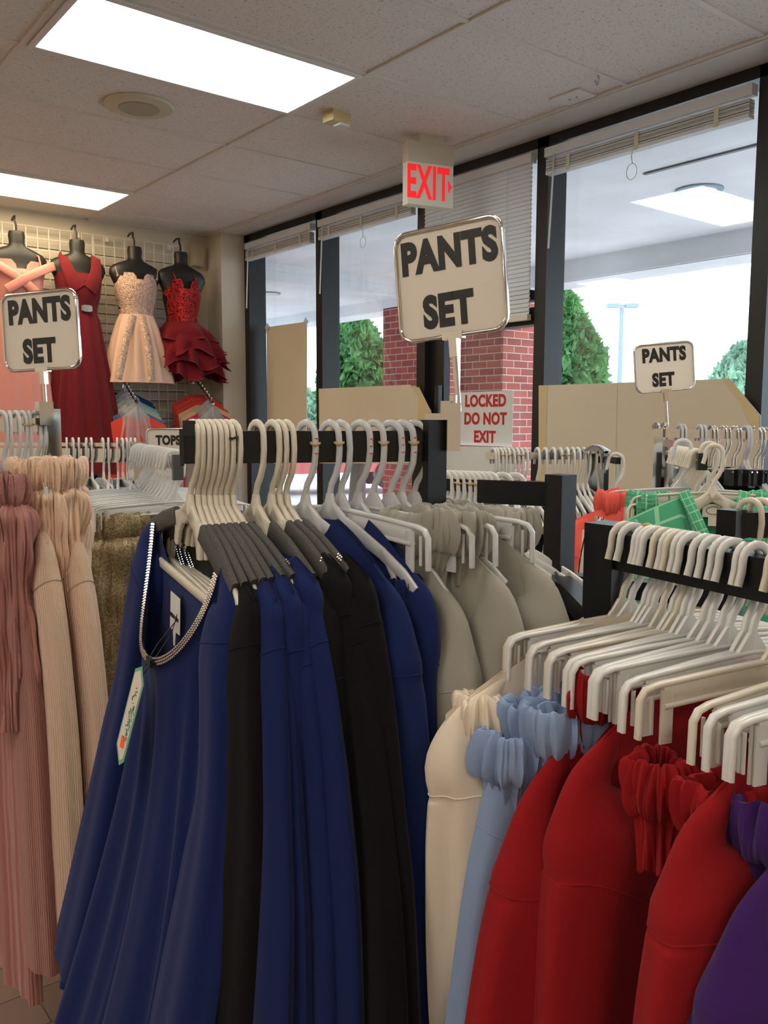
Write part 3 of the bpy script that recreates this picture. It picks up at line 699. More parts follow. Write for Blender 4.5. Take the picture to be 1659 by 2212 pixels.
def sleeve_mesh(side, sw=.2, zn=-.135, drop=.085, ln=.55, r0=.055, r1=.06, lean=0., out=.02, pw=1.6, seed=0, fold=.006, flat=.55, lp=1.15):
    R_ = random.Random(seed + side * 7 + 50); p1, p2 = R_.random() * 6, R_.random() * 6
    zs = lambda x: zn - drop * (x / sw) ** pw
    ze = zs(sw)
    c_ = r0 * .75
    ctl = [(sw * .70, zs(sw * .70) - .010, .006), (sw * .78, zs(sw * .78) - .020, .016), (sw * .88, zs(sw * .88) - .036, .032), (sw * 1.0 - c_ * .6, ze - .058, r0 * .86), (sw * 1.02 + out * .3 - c_, ze - .105, r0), (sw * 1.03 + out * .6 - c_, ze - .18, r0), (sw * 1.03 + out - c_, ze - .30, r0), (sw * 1.03 + out * 1.2 - c_, ze - .42, (r0 + r1) / 2), (sw * 1.02 + out * 1.4 - c_, ze - .42 - (ln - .42) * .5, r1), (sw * 1.01 + out * 1.6 - c_, ze - ln, r1)]
    P = []
    for i in range(len(ctl) - 1):
        for k in range(5):
            t = k / 5
            c0 = ctl[max(i - 1, 0)]; c1 = ctl[i]; c2 = ctl[i + 1]; c3 = ctl[min(i + 2, len(ctl) - 1)]
            P.append([.5 * (2 * c1[m] + (c2[m] - c0[m]) * t + (2 * c0[m] - 5 * c1[m] + 4 * c2[m] - c3[m]) * t * t + (3 * c1[m] - c0[m] - 3 * c2[m] + c3[m]) * t ** 3) for m in range(3)])
    P.append(list(ctl[-1])); n = len(P)
    ztot = zn - P[-1][1]
    path = [Vector((side * x, -lean * (max(0, zn - z) / .95) ** lp, z)) for x, z, r in P]
    seg = 40
    def sec(i, t):
        r = P[i][2]; out_ = []
        for k in range(seg):
            th = 2 * PI * k / seg; f = fold * sm(t * 1.6 - .2)
            rr = 1 + f / .05 * (.6 * math.sin(3 * th + p1 + t * 2) + .4 * math.sin(7 * th + p2))
            out_.append((r * math.cos(th) * rr, r * flat * math.sin(th) * rr + 0))
        return out_
    return MB().sweep(path, sec, (0, 1, 0), False)
def pants_parts(t, m, x=.13, z=-.150, a=.055, b=.030, ln=.75, seed=0, turn=0., tilt=0):
    """elastic waistband bunched on the hanger's fingers and the cloth under it"""
    R_ = random.Random(seed); p1, p2, p3 = [R_.random() * 6 for _ in range(3)]
    c, s = math.cos(turn), math.sin(turn); seg = 120
    nz_ = noise.noise; sd = seed * 7.31
    def ring(da, dz, cr=.006, gr=1., lob=.10, hf=1.):
        r = []
        for k in range(seg):
            th = 2 * PI * k / seg; C_, S_ = math.cos(th), math.sin(th)
            q = gr * (1 + lob * math.sin(3 * th + p1) + lob * .6 * math.sin(5 * th + p2))
            w = cr * (1.2 * nz_(Vector((C_ * 2.2, S_ * 2.2, dz * 12 + sd))) + 1.9 * hf * (abs(nz_(Vector((C_ * 4.5, S_ * 4.5, dz * 8 + sd)))) - .2) + .9 * hf * (abs(nz_(Vector((C_ * 11, S_ * 11, dz * 6 + sd)))) - .2))
            xx = (a * q + da + w) * C_; yy = (b * q + da + w) * S_
            zz = z + dz + .012 * nz_(Vector((C_ * 1.6, S_ * 1.6, sd + 9))) + .004 * nz_(Vector((C_ * 6, S_ * 6, sd))) + tilt * xx
            r.append(Vector((x + xx * c - yy * s, xx * s + yy * c, zz)))
        return r
    prof = [(-.012, -.055), (-.011, -.030), (-.008, -.008), (-.005, .003), (-.001, .008), (.003, .008), (.007, .003), (.009, -.006), (.010, -.014), (.010, -.022), (.010, -.030), (.008, -.038), (.006, -.046), (.001, -.053)]
    MB().grid([ring(da, dz, .009) for da, dz in prof], True).build('waistband', m, t, True)
    rows = []
    for k in range(26):
        u = k / 25; dz = -.050 - (ln - .05) * u ** 1.6
        sh = 0 if ln > .3 else 1
        rows.append(ring((.0 if sh else .018) * sm(u * 6), dz, .008 + (.0 if sh else .012) * sm(u * 3), 1 + (.15 if ln > .4 else -.35) * u, .10 - .04 * sm(u * 4), 1 - .5 * sm(u * 3)))
    MB().grid(rows, True).build('trouser_legs', m, t, True)
def blouse(label, m, loc, rz, name='blouse', cat='blouse', group=None, sleeves=True, slen=.55, trim=None, kw=None, skw=None, pants=None, slv=(1, -1), bm=None, tilt=0):
    t = thing(name, label, cat, loc, rz, group, Euler((0, tilt, rz)))
    kw = kw or {}; skw = dict(skw or {})
    for k in ('sw', 'zn', 'drop', 'pw', 'lean', 'seed', 'lp'):
        if k in kw and k not in skw: skw[k] = kw[k]
    b, nl = body_mesh(**kw)
    b.build('body', bm or m, t, True)
    if sleeves:
        for s in slv:
            sl = sleeve_mesh(s, ln=slen, **skw); so_ = sl.build('sleeve', m, t, True)
            ring = []
            for q in range(40):
                f = 17.0 + (skw.get('seed', 0) * 37 % 9) * .55 + 2.5 * math.cos(2 * PI * q / 40 + (0 if s > 0 else PI)) ; i0 = int(f); p = sl.v[i0 * 40 + q].lerp(sl.v[(i0 + 1) * 40 + q], f - i0); ring.append(p)
            cc = sum(ring, Vector()) / 40
            MB().tube([p + (p - cc).normalized() * .0003 for p in ring], .0011, 5, (0, 0, 1), True).build('armhole_seam', m, so_, True)
    return t, nl
def stones(parent, path, rows=2, r=.0021, every=.0046, outd=(0, -1, 0)):
    mb = MB(); path = sorted(path, key=lambda p: p.x); L = 0; pts = []
    for i in range(len(path) - 1):
        a, b = path[i], path[i + 1]; d = (b - a).length
        while L < d: pts.append((a.lerp(b, L / d), (b - a).normalized())); L += every
        L -= d
    for p, tn in pts:
        nn = tn.cross(Vector((0, 1, 0))).normalized()
        for k in range(rows):
            c = p + nn * ((k - (rows - 1) / 2) * every * .95) + Vector((0, -.002, 0)); b = len(mb.v)
            mb.v += [c + Vector(q) * r for q in ((1, 0, 0), (-1, 0, 0), (0, 1, 0), (0, -1, 0), (0, 0, 1), (0, 0, -1))]
            for f in ((0, 2, 4), (2, 1, 4), (1, 3, 4), (3, 0, 4), (2, 0, 5), (1, 2, 5), (3, 1, 5), (0, 3, 5)): mb.f.append([b + q for q in f])
    mb.build('rhinestone_trim', M['stone'], parent)

# ------------------------------------------------------------------ racks
def sign(loc, rz, roll, txt, label, w, h, pole, ts=(.058, .058), base=0, sy=.0, chrome_r=.0045, foot=True):
    t = thing('sign_holder', label, 'sign', loc, rot=Euler((0, roll, rz)))
    z0 = pole; hw, hh = w / 2, h / 2; zc = z0 + hh; R_ = .022 * w / .19
    pts = []
    for cx, cz, a0 in ((hw - R_, zc + hh - R_, 0), (-hw + R_, zc + hh - R_, PI / 2), (-hw + R_, zc - hh + R_, PI), (hw - R_, zc - hh + R_, 3 * PI / 2)):
        for k in range(6): a = a0 + k * PI / 10; pts.append((cx + R_ * math.cos(a), 0, cz + R_ * math.sin(a)))
    MB().strip([Vector(p) for p in pts] + [Vector(pts[0]), Vector(pts[1])], .006 * w / .19, .011).build('frame', M['chrome'], t, True)
    n = len(pts); MB().poly([(p[0] * .985, -.0012, (p[2] - zc) * .985 + zc) for p in pts], (0, .0024, 0)).build('card', M['paper'], t)
    MB().box((0, 0, z0 - .0), (.034, .014, .011)).box((0, 0, z0 - .018), (.013, .013, .03)).build('clamp', M['chrome'], t)
    MB().tube([(0, 0, 0), (0, 0, z0 - .005)], chrome_r, 10).build('pole', M['chrome'], t, True)
    for k, s in enumerate(txt):
        zz = zc + (.25 - .52 * k) * h if len(txt) > 1 else zc + .02
        text_mesh(s, ts[k], M['ink'], t, Matrix.Translation(((-.0 if k == 0 else -.006), -.0018, zz)) @ Matrix.Rotation(PI / 2, 4, 'X') @ Matrix.Diagonal((1, 1, 1, 1)), bold=.055, sx=.78, spacing=1.07)
    return t
BZ = CAMZ - .018          # top of the left arm of the near black rack
A0 = cw(-.292, 1.245, BZ); A1 = cw(.070, 1.335, BZ)
rk = thing('clothing_rack', 'black rack with long arm of ivory hangers and tall sign', 'clothing rack', (A1.x, A1.y, 0))
o0 = Vector((A1.x, A1.y, 0))
MB().beam(A0 - o0 - Vector((0, 0, .0235)), A1 - o0 - Vector((0, 0, .0235)), .026, .047).build('arm', M['black'], rk)
da = (A1 - A0).normalized()
MB().box(A0 - o0 + da * .009 + Vector((0, 0, .004)), (.018, .03, .022), Matrix.Rotation(math.atan2(da.y, da.x), 3, 'Z')).box(A0 - o0 - da * .002 + Vector((0, 0, -.0235)), (.006, .032, .053), Matrix.Rotation(math.atan2(da.y, da.x), 3, 'Z')).build('end_stop', M['blackcap'], rk)
MB().beam((0, 0, .06), (0, 0, BZ + .017), .038, .038).build('post', M['black'], rk)
b = MB()
for a in range(4): b.beam((0, 0, .05), (.42 * math.cos(a * PI / 2 + .3), .42 * math.sin(a * PI / 2 + .3), .05), .035, .035)
b.build('base', M['black'], rk)
for a in range(4): MB().lathe((.42 * math.cos(a * PI / 2 + .3), .42 * math.sin(a * PI / 2 + .3), 0), [(.02, 0), (.022, .02), (.012, .034)], 12).build('foot', M['blackcap'], rk)
# chrome clip carrying the sign
RH = Matrix.Rotation(math.atan2(HR.y, HR.x), 3, 'Z')
cl = MB().box(HR * .037 + Vector((0, 0, BZ + .006)), (.020, .024, .074), RH).box(HR * .012 + Vector((0, 0, BZ + .022)), (.04, .022, .010), RH).box(HR * .024 + Vector((0, 0, BZ + .036)), (.014, .020, .020), RH).tube([HR * .036 + Vector((0, 0, BZ + .02)), HR * .036 + Vector((0, 0, BZ + .055))], .006, 8)
cl.build('sign_clip', M['chrome'], rk)
sign(cw(.070, 1.335, BZ + .03) + Vector((.026, 0, 0)) + HR * .026, math.atan2(HR.y, HR.x) - math.radians(29), math.radians(-5), ('PANTS', 'SET'), 'largest chrome framed PANTS SET sign above the near black rack', .180, .168, .118, (.066, .066))

# second black rack: three uprights joined by low cross tubes
RC = cw(.327, 1.235, 0); RB = cw(.334, 1.62, 0); RD = cw(.600, 1.47, 0)
zB, zC, zD = CAMZ - (1040 - 904) / F * 1.62, CAMZ - .160, CAMZ - .150
rk2 = thing('clothing_rack', 'low black rack with three square uprights and full right arm', 'clothing rack', (RC.x, RC.y, 0))
bo = Vector((RC.x, RC.y, 0))
def up(P, zt, w=.04): return MB().beam(P - bo + Vector((0, 0, .05)), P - bo + Vector((0, 0, zt)), w, w)
RE = cw(.327 + .46 * .62, 1.235 - .88 * .62, 0)
MB().beam(RC + Vector((0, 0, zC - .026)) - bo, RE + Vector((0, 0, zC - .026)) - bo, .028, .052).build('arm', M['black'], rk2)
RBe = cw(.334 - .145, 1.62 + .075, 0)
MB().beam(RB + Vector((0, 0, zB - .022)) - bo, RBe + Vector((0, 0, zB - .022)) - bo, .026, .046).build('arm', M['black'], rk2)
RDe = cw(.600 + .30, 1.47 + .04, 0)
MB().beam(RD + Vector((0, 0, zD - .03)) - bo, RDe + Vector((0, 0, zD - .03)) - bo, .026, .044).build('arm', M['black'], rk2)
up(RC, CAMZ - (1127 - 904) / F * 1.235, .050).build('post', M['black'], rk2); up(RB, CAMZ - (1022 - 904) / F * 1.62, .042).build('post', M['black'], rk2); up(RD, CAMZ - (1097 - 904) / F * 1.47, .036).build('post', M['black'], rk2)
zx = CAMZ - (1285 - 904) / F * 1.5
b = MB().beam(RC + Vector((0, 0, zx)) - bo, RB + Vector((0, 0, zx)) - bo, .034, .034).beam(RB + Vector((0, 0, zx)) - bo, RD + Vector((0, 0, zx)) - bo, .034, .034)
b.build('cross_tube', M['black'], rk2)
b = MB().beam(RC + Vector((0, 0, .05)) - bo, RB + Vector((0, 0, .05)) - bo, .034, .034).beam(RB + Vector((0, 0, .05)) - bo, RD + Vector((0, 0, .05)) - bo, .034, .034).beam(RC + Vector((0, 0, .02)) - bo, RD + Vector((0, 0, .02)) - bo, .034, .04)
b.build('base', M['black'], rk2)

# ------------------------------------------------------------------ near rack, left arm: hangers and clothes
def arm1(px): # point on arm for a hook seen at px
    k = (px - 829.5) / F; a = A0; 
    ax, aD = -.292, 1.245; bx, bD = .070, 1.335
    t = (k * aD - ax) / ((bx - ax) - k * (bD - aD)); P = A0.lerp(A1, t); return P + Vector((0, 0, .004))
def nz(a): return face(a, math.sqrt(1 - a * a))
HA = []
spec = [  # px of hook, near-end right component, type, tilt (degrees)
 (418, .56, 'A', 9), (430, .50, 'A', 7), (442, .52, 'A', 6), (454, .54, 'A', 5), (466, .55, 'A', 4), (477, .57, 'A', 4), (489, .60, 'A', 3), (503, .63, 'A', 3),
 (555, .58, 'A', 3), (588, .58, 'A', 2), (602, .59, 'A', 1), (618, .60, 'A', 1),
 (662, .66, 'B2', 2), (712, .66, 'B2', 0), (735, .64, 'B', 0),
 (778, .69, 'B2', 3), (806, .70, 'B', 0), (843, .74, 'B', 0), (868, .76, 'B2', 0), (896, .84, 'B', 0)]
blouse_lab = {0: 'foremost royal blue scoop neck blouse with rhinestone trim and hanging price tag',
 1: 'narrow strip of black blouse right behind the foremost blue one', 2: 'royal blue blouse just right of the thin black blouse',
 3: 'royal blue blouse, second to the right of the thin black blouse', 4: 'royal blue blouse, third to the right of the thin black blouse',
 5: 'royal blue blouse, fourth to the right of the thin black blouse', 6: 'royal blue blouse, fifth to the right of the thin black blouse', 7: 'last royal blue rhinestone blouse before the gap and black blouses',
 8: 'first black blouse with rhinestone trim after the royal blue blouses', 9: 'second black blouse after the royal blue blouses', 10: 'third black blouse after the royal blue blouses', 11: 'last black blouse with rhinestone trim, next to the blue jackets',
 12: 'broad royal blue jacket next to the black blouses', 14: 'royal blue jacket half hidden between blue and grey jackets',
 15: 'front grey jacket on the left arm beside the blue jackets', 17: 'grey jacket in the middle of three grey ones', 19: 'last grey jacket nearest the black upright'}
for i, (px, a, ty, ti) in enumerate(spec):
    P = arm1(px); rz = nz(a); ti = math.radians(ti)
    lb = '%s hanger, %s hook from the free end of the near rack arm' % ('ivory' if i < 12 else 'milky white', ORD[i])
    if ty == 'A': h = hanger_A(lb, 1, True, M['ivory'], P, rz, 'hangers on the near rack arm', ti)
    elif ty == 'B2': h = hanger_A(lb, 1, False, M['milky'], P, rz, 'hangers on the near rack arm', ti)
    else: h = hanger_B(lb, 1, M['milky'], P, rz, 'hangers on the near rack arm')
    if i == 6: band(h, HOOKR, -.012, M['blackcap'])
    if i in (12, 13, 16, 18): band(h, HOOKR + .001, -.022)
    if i in (12, 15, 17, 18): marks(h)
    HA.append((P, rz, ti))
def wear(i, m, sw, kw, skw=None, slen=.55, name='blouse', trim=True, off=(0, 0, 0)):
    P, rz, ti = HA[i]
    k = dict(sw=sw, seed=i); k.update(kw)
    return blouse(blouse_lab[i], m, P + Vector(off), rz, name, name, 'clothes on the near rack arm', True, slen, kw=k, skw=skw, tilt=ti)
common = dict(zn=-.122, drop=.072, pw=1.5, neckw=.138, ndf=.20, ndb=.11, length=.98, a1=.26)
t, nl = wear(0, M['navy'], .182, dict(common, neckw=.130, ndf=.225, ndb=.12, b1=.050, bk=2.2, opn=.05, fold=.014, nf=6, lean=.10, lp=2, a1=.28, bs=.03), dict(r0=.058, r1=.085, out=.05, fold=.009), .85)
stones(t, nl, 3, .0026)
T0 = t
# neck label, cord, security tag and price tag of the foremost blouse
lbm = MB().poly([(-.021, -.0, .0), (.019, 0, .0), (.023, 0, -.058), (-.019, 0, -.060)], (0, .0008, 0)).build('neck_label', M['paperw'], t)
lbm.location = (-.02, -.010, -.262)
text_mesh('SERA FIN', .009, M['ink'], lbm, Matrix.Translation((0, -.001, -.036)) @ Matrix.Rotation(PI / 2, 4, 'X'), bold=.01)
MB().poly([(-.006, 0, -.059), (.006, 0, -.059), (.004, 0, -.083), (-.002, 0, -.083)], (0, .0008, 0)).build('size_label', M['paperw'], lbm)
pt = thing('x', 'x', 'x'); bpy.data.objects.remove(pt)
tg = MB().poly([(-.020, 0, 0), (.0, 0, .018), (.020, 0, -.002), (.014, 0, -.150), (-.0, 0, -.168), (-.026, 0, -.146)], (0, .001, 0)).build('price_tag', mat('teal_tag', (.18, .50, .33), .4), t)
tg.location = (.012, -.074, -.372); tg.rotation_euler = (-.10, .22, 0)
MB().poly([(-.016, -.0006, -.004), (.0, -.0006, .011), (.016, -.0006, -.005), (.010, -.0006, -.146), (-.0, -.0006, -.158), (-.021, -.0006, -.142)], (0, .0004, 0)).build('tag_card', M['paper'], tg)
MB().poly([(-.012, -.0012, -.118), (.002, -.0012, -.112), (.004, -.0012, -.132), (-.010, -.0012, -.140)], (0, .0004, 0)).build('orange_sticker', mat('orange_sticker', (.95, .10, .04), .5, emit=((1, .15, .05), .12)), tg)
R_ = random.Random(5); q = MB(); q2 = MB()
for k in range(30):
    zz = -.02 - k * .0034; xx = .001 + .004 * math.sin(k * .8) + R_.uniform(-.003, .003)
    q.box((xx, -.0013, zz), (.0022 + .002 * R_.random(), .0005, .0012), Matrix.Rotation(R_.random() * 3, 3, 'Y'))
for k in range(14): q2.box((.008 - .0008 * k * .5 + R_.uniform(-.004, .004), -.0012, -.05 - k * .005), (.008 * R_.random() + .001, .0004, .004), Matrix.Rotation(R_.random() * 3, 3, 'Y'))
q.build('tag_print', M['ink'], tg); q2.build('tag_leaf_print', mat('tag_leaf_green', (.22, .5, .35), .5), tg)
MB().tube([(-.018, .000, -.262), (-.012, -.01, -.30), (-.010, -.04, -.335), (.008, -.072, -.370)], .0009, 5).tube([(-.016, 0, -.262), (-.006, -.02, -.32), (.012, -.050, -.345), (.010, -.074, -.380)], .0008, 5).build('cord', M['ink'], t)
MB().box((.030, -.066, -.342), (.018, .004, .012)).build('security_tag', M['blackcap'], t)
for i, (mm, sw, out, r0) in {1: ('blackf', .20, .05, .05), 2: ('navy', .205, .045, .045), 3: ('navy', .205, .045, .045), 4: ('navy', .205, .05, .045), 5: ('navy', .205, .05, .045),
    6: ('navy', .205, .05, .045), 7: ('navy', .205, .06, .05), 8: ('blackf', .205, .045, .05), 9: ('blackf', .20, .05, .045), 10: ('blackf', .20, .055, .045), 11: ('blackf', .205, .06, .05)}.items():
    ln = .05 if i == 1 else .03 if i < 4 else 0; vy = math.sin(i * 2.6); sw += .006 * vy; out += .010 * math.cos(i * 1.9)
    t, nl = wear(i, M[mm], sw, dict(common, zn=-.122 - .008 * (1 + vy), drop=.072 + .012 * math.cos(i * 3.1), b1=.022, fold=.004, lean=ln, lp=1.6, ndf=.12, ndb=.03, neckw=.150, opn=.001), dict(r0=r0, r1=r0 + .02, out=out), .85, off=(HA[i][0] - HA[0][0]).normalized() * (.014 if i == 1 else .012 if i < 8 else .006))
    if i != 1: stones(t, nl, 3 if i in (7, 8, 11) else 1, .0022 if i in (7, 8, 11) else .0014)
jk = dict(zn=-.112, drop=.12, pw=1.9, neckw=.075, ndf=.07, ndb=.02, length=1.0, a1=.29, b1=.05, fold=.006)
wear(12, M['navyj'], .225, dict(jk), dict(r0=.07, r1=.08, out=.03), .85, 'jacket')
wear(14, M['navyj'], .20, dict(jk, b1=.02, a1=.2), dict(r0=.045, r1=.05, out=.0), .85, 'jacket')
wear(15, M['grey'], .225, dict(jk, drop=.14), dict(r0=.07, r1=.08, out=.05), .85, 'jacket')
wear(17, M['grey'], .225, dict(jk, drop=.12), dict(r0=.06, r1=.07, out=.03), .85, 'jacket')
wear(19, M['grey'], .235, dict(jk, drop=.11), dict(r0=.075, r1=.085, out=.04), .85, 'jacket')
def trousers(P, rz, m, label, group, **k):
    t = thing('trousers', label, 'trousers', P, rz, group); pants_parts(t, m, **k); return t
trousers(HA[14][0], HA[14][1], M['navyj'], 'royal blue trousers with gathered waist beside the blue jackets', 'trousers on the near rack arm', x=.13, z=-.215, a=.035, b=.022, ln=.6, seed=3)
trousers(HA[16][0], HA[16][1], M['grey'], 'front grey trousers with puffy gathered waistband', 'trousers on the near rack arm', x=.10, z=-.125, a=.062, b=.030, ln=.10, seed=4)
trousers(HA[17][0], HA[17][1], M['grey'], 'second grey trousers with gathered waistband, between grey jackets', 'trousers on the near rack arm', x=.12, z=-.125, a=.052, b=.026, ln=.10, seed=5)
trousers(HA[19][0] + cw(.03, .02), HA[19][1], M['grey'], 'third grey trousers, waistband tucked by the last grey jacket', 'trousers on the near rack arm', x=.10, z=-.125, a=.065, b=.020, ln=.10, seed=6)

# ------------------------------------------------------------------ second rack, right arm
u3 = (.46, -.88)
def arm3(px):
    k = (px - 829.5) / F; t = (1.235 * k - .327) / (.46 + .88 * k); return cw(.327 + .46 * t, 1.235 - .88 * t, zC + .004), t
H3 = []
px3 = [(1352, 'ivory'), (1372, 'w'), (1400, 'w'), (1411, 'w'), (1422, 'w'), (1441, 'ivory'), (1461, 'w'), (1473, 'ivory'), (1487, 'w'), (1502, 'w'), (1531, 'w'), (1548, 'w'), (1573, 'w'), (1592, 'w'), (1625, 'w'), (1642, 'w'), (1700, 'ivory'), (1790, 'ivory'), (1850, 'w'), (1930, 'w')]
for i, (px, c) in enumerate(px3):
    P, t_ = arm3(px); aa = .90 + .03 * math.sin(i * 2.1); rz = face(-aa, math.sqrt(1 - aa * aa))
    lb = '%s set hanger, %s hook from the square upright on the low right arm' % ('ivory' if c == 'ivory' else 'milky white', ORD[i])
    h = hanger_B(lb, -1, M['ivory'] if c == 'ivory' else M['whitepl'], P, rz, 'hangers on the low right arm')
    if i == 2: band(h, 0, .012)
    if i == 14: band(h, 0, .012, mat('green_band', (.03, .25, .18), .5))
    H3.append((P, rz))
def wear3(i, m, label, sw, kw, skw=None, slen=.62, off=(0, 0, 0), slv=(1, -1), dr=0):
    P, rz = H3[i]; k = dict(sw=sw, seed=i + 40); k.update(kw)
    return blouse(label, m, P + Vector(off), rz + dr, 'jacket', 'jacket', 'clothes on the low right arm', True, slen, kw=k, skw=skw, slv=slv)
j3 = dict(zn=-.135, drop=.13, pw=1.7, neckw=.07, ndf=.06, ndb=.02, length=1.0, a1=.29, b1=.05, fold=.008)
wear3(1, M['offwhite'], 'off-white jacket foremost against the low rack upright', .29, dict(j3, b1=.03, zn=-.092, drop=.135, pw=1.25, a1=.29), dict(r0=.070, r1=.06, out=-.01, fold=.012))
trousers(H3[1][0], H3[1][1], M['satin'], 'off-white satin trousers with ruffled waist behind the white jacket', 'trousers on the low right arm', x=.238, z=-.212, a=.026, b=.024, ln=.10, seed=11)
wear3(3, M['lblue'], 'pale blue jacket next to the off-white one', .245, dict(j3, drop=.14, zn=-.135, b1=.03), dict(r0=.05, r1=.06, out=.04))
wear3(4, M['lblue'], 'pale blue jacket behind the bunched blue waistbands', .22, dict(j3, drop=.12, zn=-.135, b1=.03), dict(r0=.06, r1=.07, out=.02))
trousers(H3[2][0], H3[2][1], M['lblue'], 'pale blue trousers, small waistband left of the others', 'trousers on the low right arm', x=.225, z=-.245, a=.032, b=.028, ln=.12, seed=12)
trousers(H3[4][0], H3[4][1], M['lblue'], 'pale blue trousers with wide folded waistband on top', 'trousers on the low right arm', x=.165, z=-.215, a=.055, b=.035, ln=.12, seed=13)
trousers(H3[6][0], H3[6][1], M['lblue'], 'pale blue trousers with the most bunched waistband beside red jackets', 'trousers on the low right arm', x=.17, z=-.205, a=.05, b=.040, ln=.12, seed=14)
wear3(8, M['red'], 'leftmost red jacket with sleeve reaching the pale blue clothes', .265, dict(j3, drop=.20, zn=-.118, b1=.03, pw=1.9), dict(r0=.08, r1=.09, out=.05))
trousers(H3[9][0], H3[9][1], M['red'], 'red trousers, flat ruffled waist between the first red jackets', 'trousers on the low right arm', x=.13, z=-.170, a=.055, b=.018, ln=.09, seed=15, tilt=.3)
wear3(13, M['red'], 'middle red jacket with broad smooth shoulder', .23, dict(j3, drop=.14, zn=-.122, b1=.035, pw=1.9), dict(r0=.08, r1=.09, out=.02))
trousers(H3[16][0], H3[16][1], M['red'], 'red trousers with narrow rolled waistband on white clip', 'trousers on the low right arm', x=.165, z=-.225, a=.024, b=.026, ln=.12, seed=16)
trousers(H3[17][0], H3[17][1], M['red'], 'red trousers with wide puffy waistband, right of the narrow one', 'trousers on the low right arm', x=.125, z=-.225, a=.06, b=.032, ln=.12, seed=17)
wear3(18, M['red'], 'rightmost red jacket beside the purple clothes', .225, dict(j3, drop=.13, zn=-.125, b1=.04), dict(r0=.08, r1=.10, out=.03))
P, _ = arm3(1900); rz = face(-.9, .43)
h = hanger_B('white set hanger holding purple trousers at the right edge', -1, M['whitepl'], P, rz, 'hangers on the low right arm')
trousers(P, rz, M['purple'], 'purple trousers with gathered waistband at the right edge', 'trousers on the low right arm', x=.115, z=-.225, a=.05, b=.035, ln=.14, seed=18)
t, nl = blouse('purple jacket in the lower right corner', M['purple'], P + cw(.03, -.03), rz, 'jacket', 'jacket', 'clothes on the low right arm', True, .6, kw=dict(j3, sw=.235, drop=.15, zn=-.16, b1=.05, seed=77), skw=dict(r0=.09, r1=.11, out=.03))
P2, _ = arm3(2120)
t, nl = blouse('nearer purple jacket partly cut off by the right edge', M['purple'], P2, rz, 'jacket', 'jacket', 'clothes on the low right arm', True, .6, kw=dict(j3, sw=.20, drop=.17, zn=-.2, b1=.08, seed=78), skw=dict(r0=.09, r1=.11, out=.03))
hanger_B('white set hanger holding the nearer purple jacket', -1, M['whitepl'], P2, rz, 'hangers on the low right arm')

# ------------------------------------------------------------------ left chrome rack with champagne plisse sets
LZ = CAMZ + .0
L0, L1 = cw(-.735, 1.90), cw(-1.10, 1.72)
rk3 = thing('clothing_rack', 'chrome rack at left edge holding champagne and mauve sets', 'clothing rack', (L0.x, L0.y, 0))
MB().beam((0, 0, .04), (0, 0, LZ + .02), .028, .042).build('post', M['chrome'], rk3)
MB().beam(Vector((0, 0, LZ - .015)), L1 - L0 + Vector((0, 0, LZ - .015)), .02, .03).build('arm', M['chrome'], rk3)
MB().beam(Vector((-.05, -.02, .03)), Vector((.25, .3, .03)), .04, .03).build('base', M['black'], rk3)
MB().box((-.02, -.02, LZ + .01), (.03, .03, .05)).build('sign_clip', M['chrome'], rk3)
sign(cw(-.765, 1.95, LZ - .006), math.atan2(HR.y, HR.x) - math.radians(20), math.radians(-2), ('PANTS', 'SET'), 'chrome framed PANTS SET sign at left edge before the gowns', .205, .170, .115, (.070, .070))
def armL(px):
    k = (px - 829.5) / F; t = (1.90 * k + .735) / (-.365 - k * (-.18)); return L0.lerp(L1, t) + Vector((0, 0, LZ + .004))
i = 0
HL = []
for px in (93, 80, 66, 52, 38, 24, 8, -8, -24):
    P = armL(px); rz = nz(.62)
    h = hanger_B('milky set hanger, %s from the chrome post on the left rack' % ORD[i], 1, M['milky'], P, nz(.62 + .12 * math.sin(i * 2.3)), 'hangers on the left chrome rack', .012); i += 1
    if px in (80, 52, 66): band(h, HOOKR + .001, -.018)
    HL.append((P, rz))
def plis(i, m, label, sw, slen, dr=0, kw=None, skw=None):
    P, rz = HL[i]; k = dict(sw=sw, seed=i + 90, zn=-.125, drop=.13, pw=1.3, neckw=.06, ndf=.05, ndb=.02, length=1.05, a1=.22, b1=.035, fold=.006); k.update(kw or {})
    return blouse(label, m, P, rz + dr, 'pleated_blouse', 'blouse', 'pleated sets on the left rack', True, slen, kw=k, skw=dict(r0=.05, r1=.055, out=.06, **(skw or {})))
plis(0, M['beige'], 'champagne pleated blouse nearest the chrome post', .235, .80, .0, dict(drop=.15), dict(seed=1))
plis(2, M['beige'], 'champagne pleated blouse second from the chrome post', .205, .66, .10)
plis(4, M['beige'], 'champagne pleated blouse third from the chrome post', .21, .62, -.06)
plis(5, M['beige'], 'champagne pleated blouse fourth from the chrome post, next to mauve', .235, .85, .0, dict(zn=-.12))
plis(8, M['mauve'], 'mauve pleated blouse at the left edge', .20, .85, .0, dict(length=1.1, zn=-.13))
for q, (i, x, a_, lb) in enumerate(((0, .11, .05, 'champagne pleated trousers, waistband nearest the chrome post'), (2, .12, .04, 'champagne pleated trousers, second waistband from the post'), (3, .12, .035, 'champagne pleated trousers, third waistband from the post'), (5, .10, .035, 'champagne pleated trousers with waistband standing highest'))):
    trousers(HL[i][0], HL[i][1], M['beige'], lb, 'trousers on the left rack', x=x + .03, z=-.095, a=a_ + .01, b=.024, ln=.35, seed=30 + q)
trousers(HL[8][0] + cw(0.01, -.03), HL[8][1], M['mauve'], 'mauve pleated trousers with curled waistband at left edge', 'trousers on the left rack', x=.15, z=-.12, a=.045, b=.03, ln=.5, seed=36)

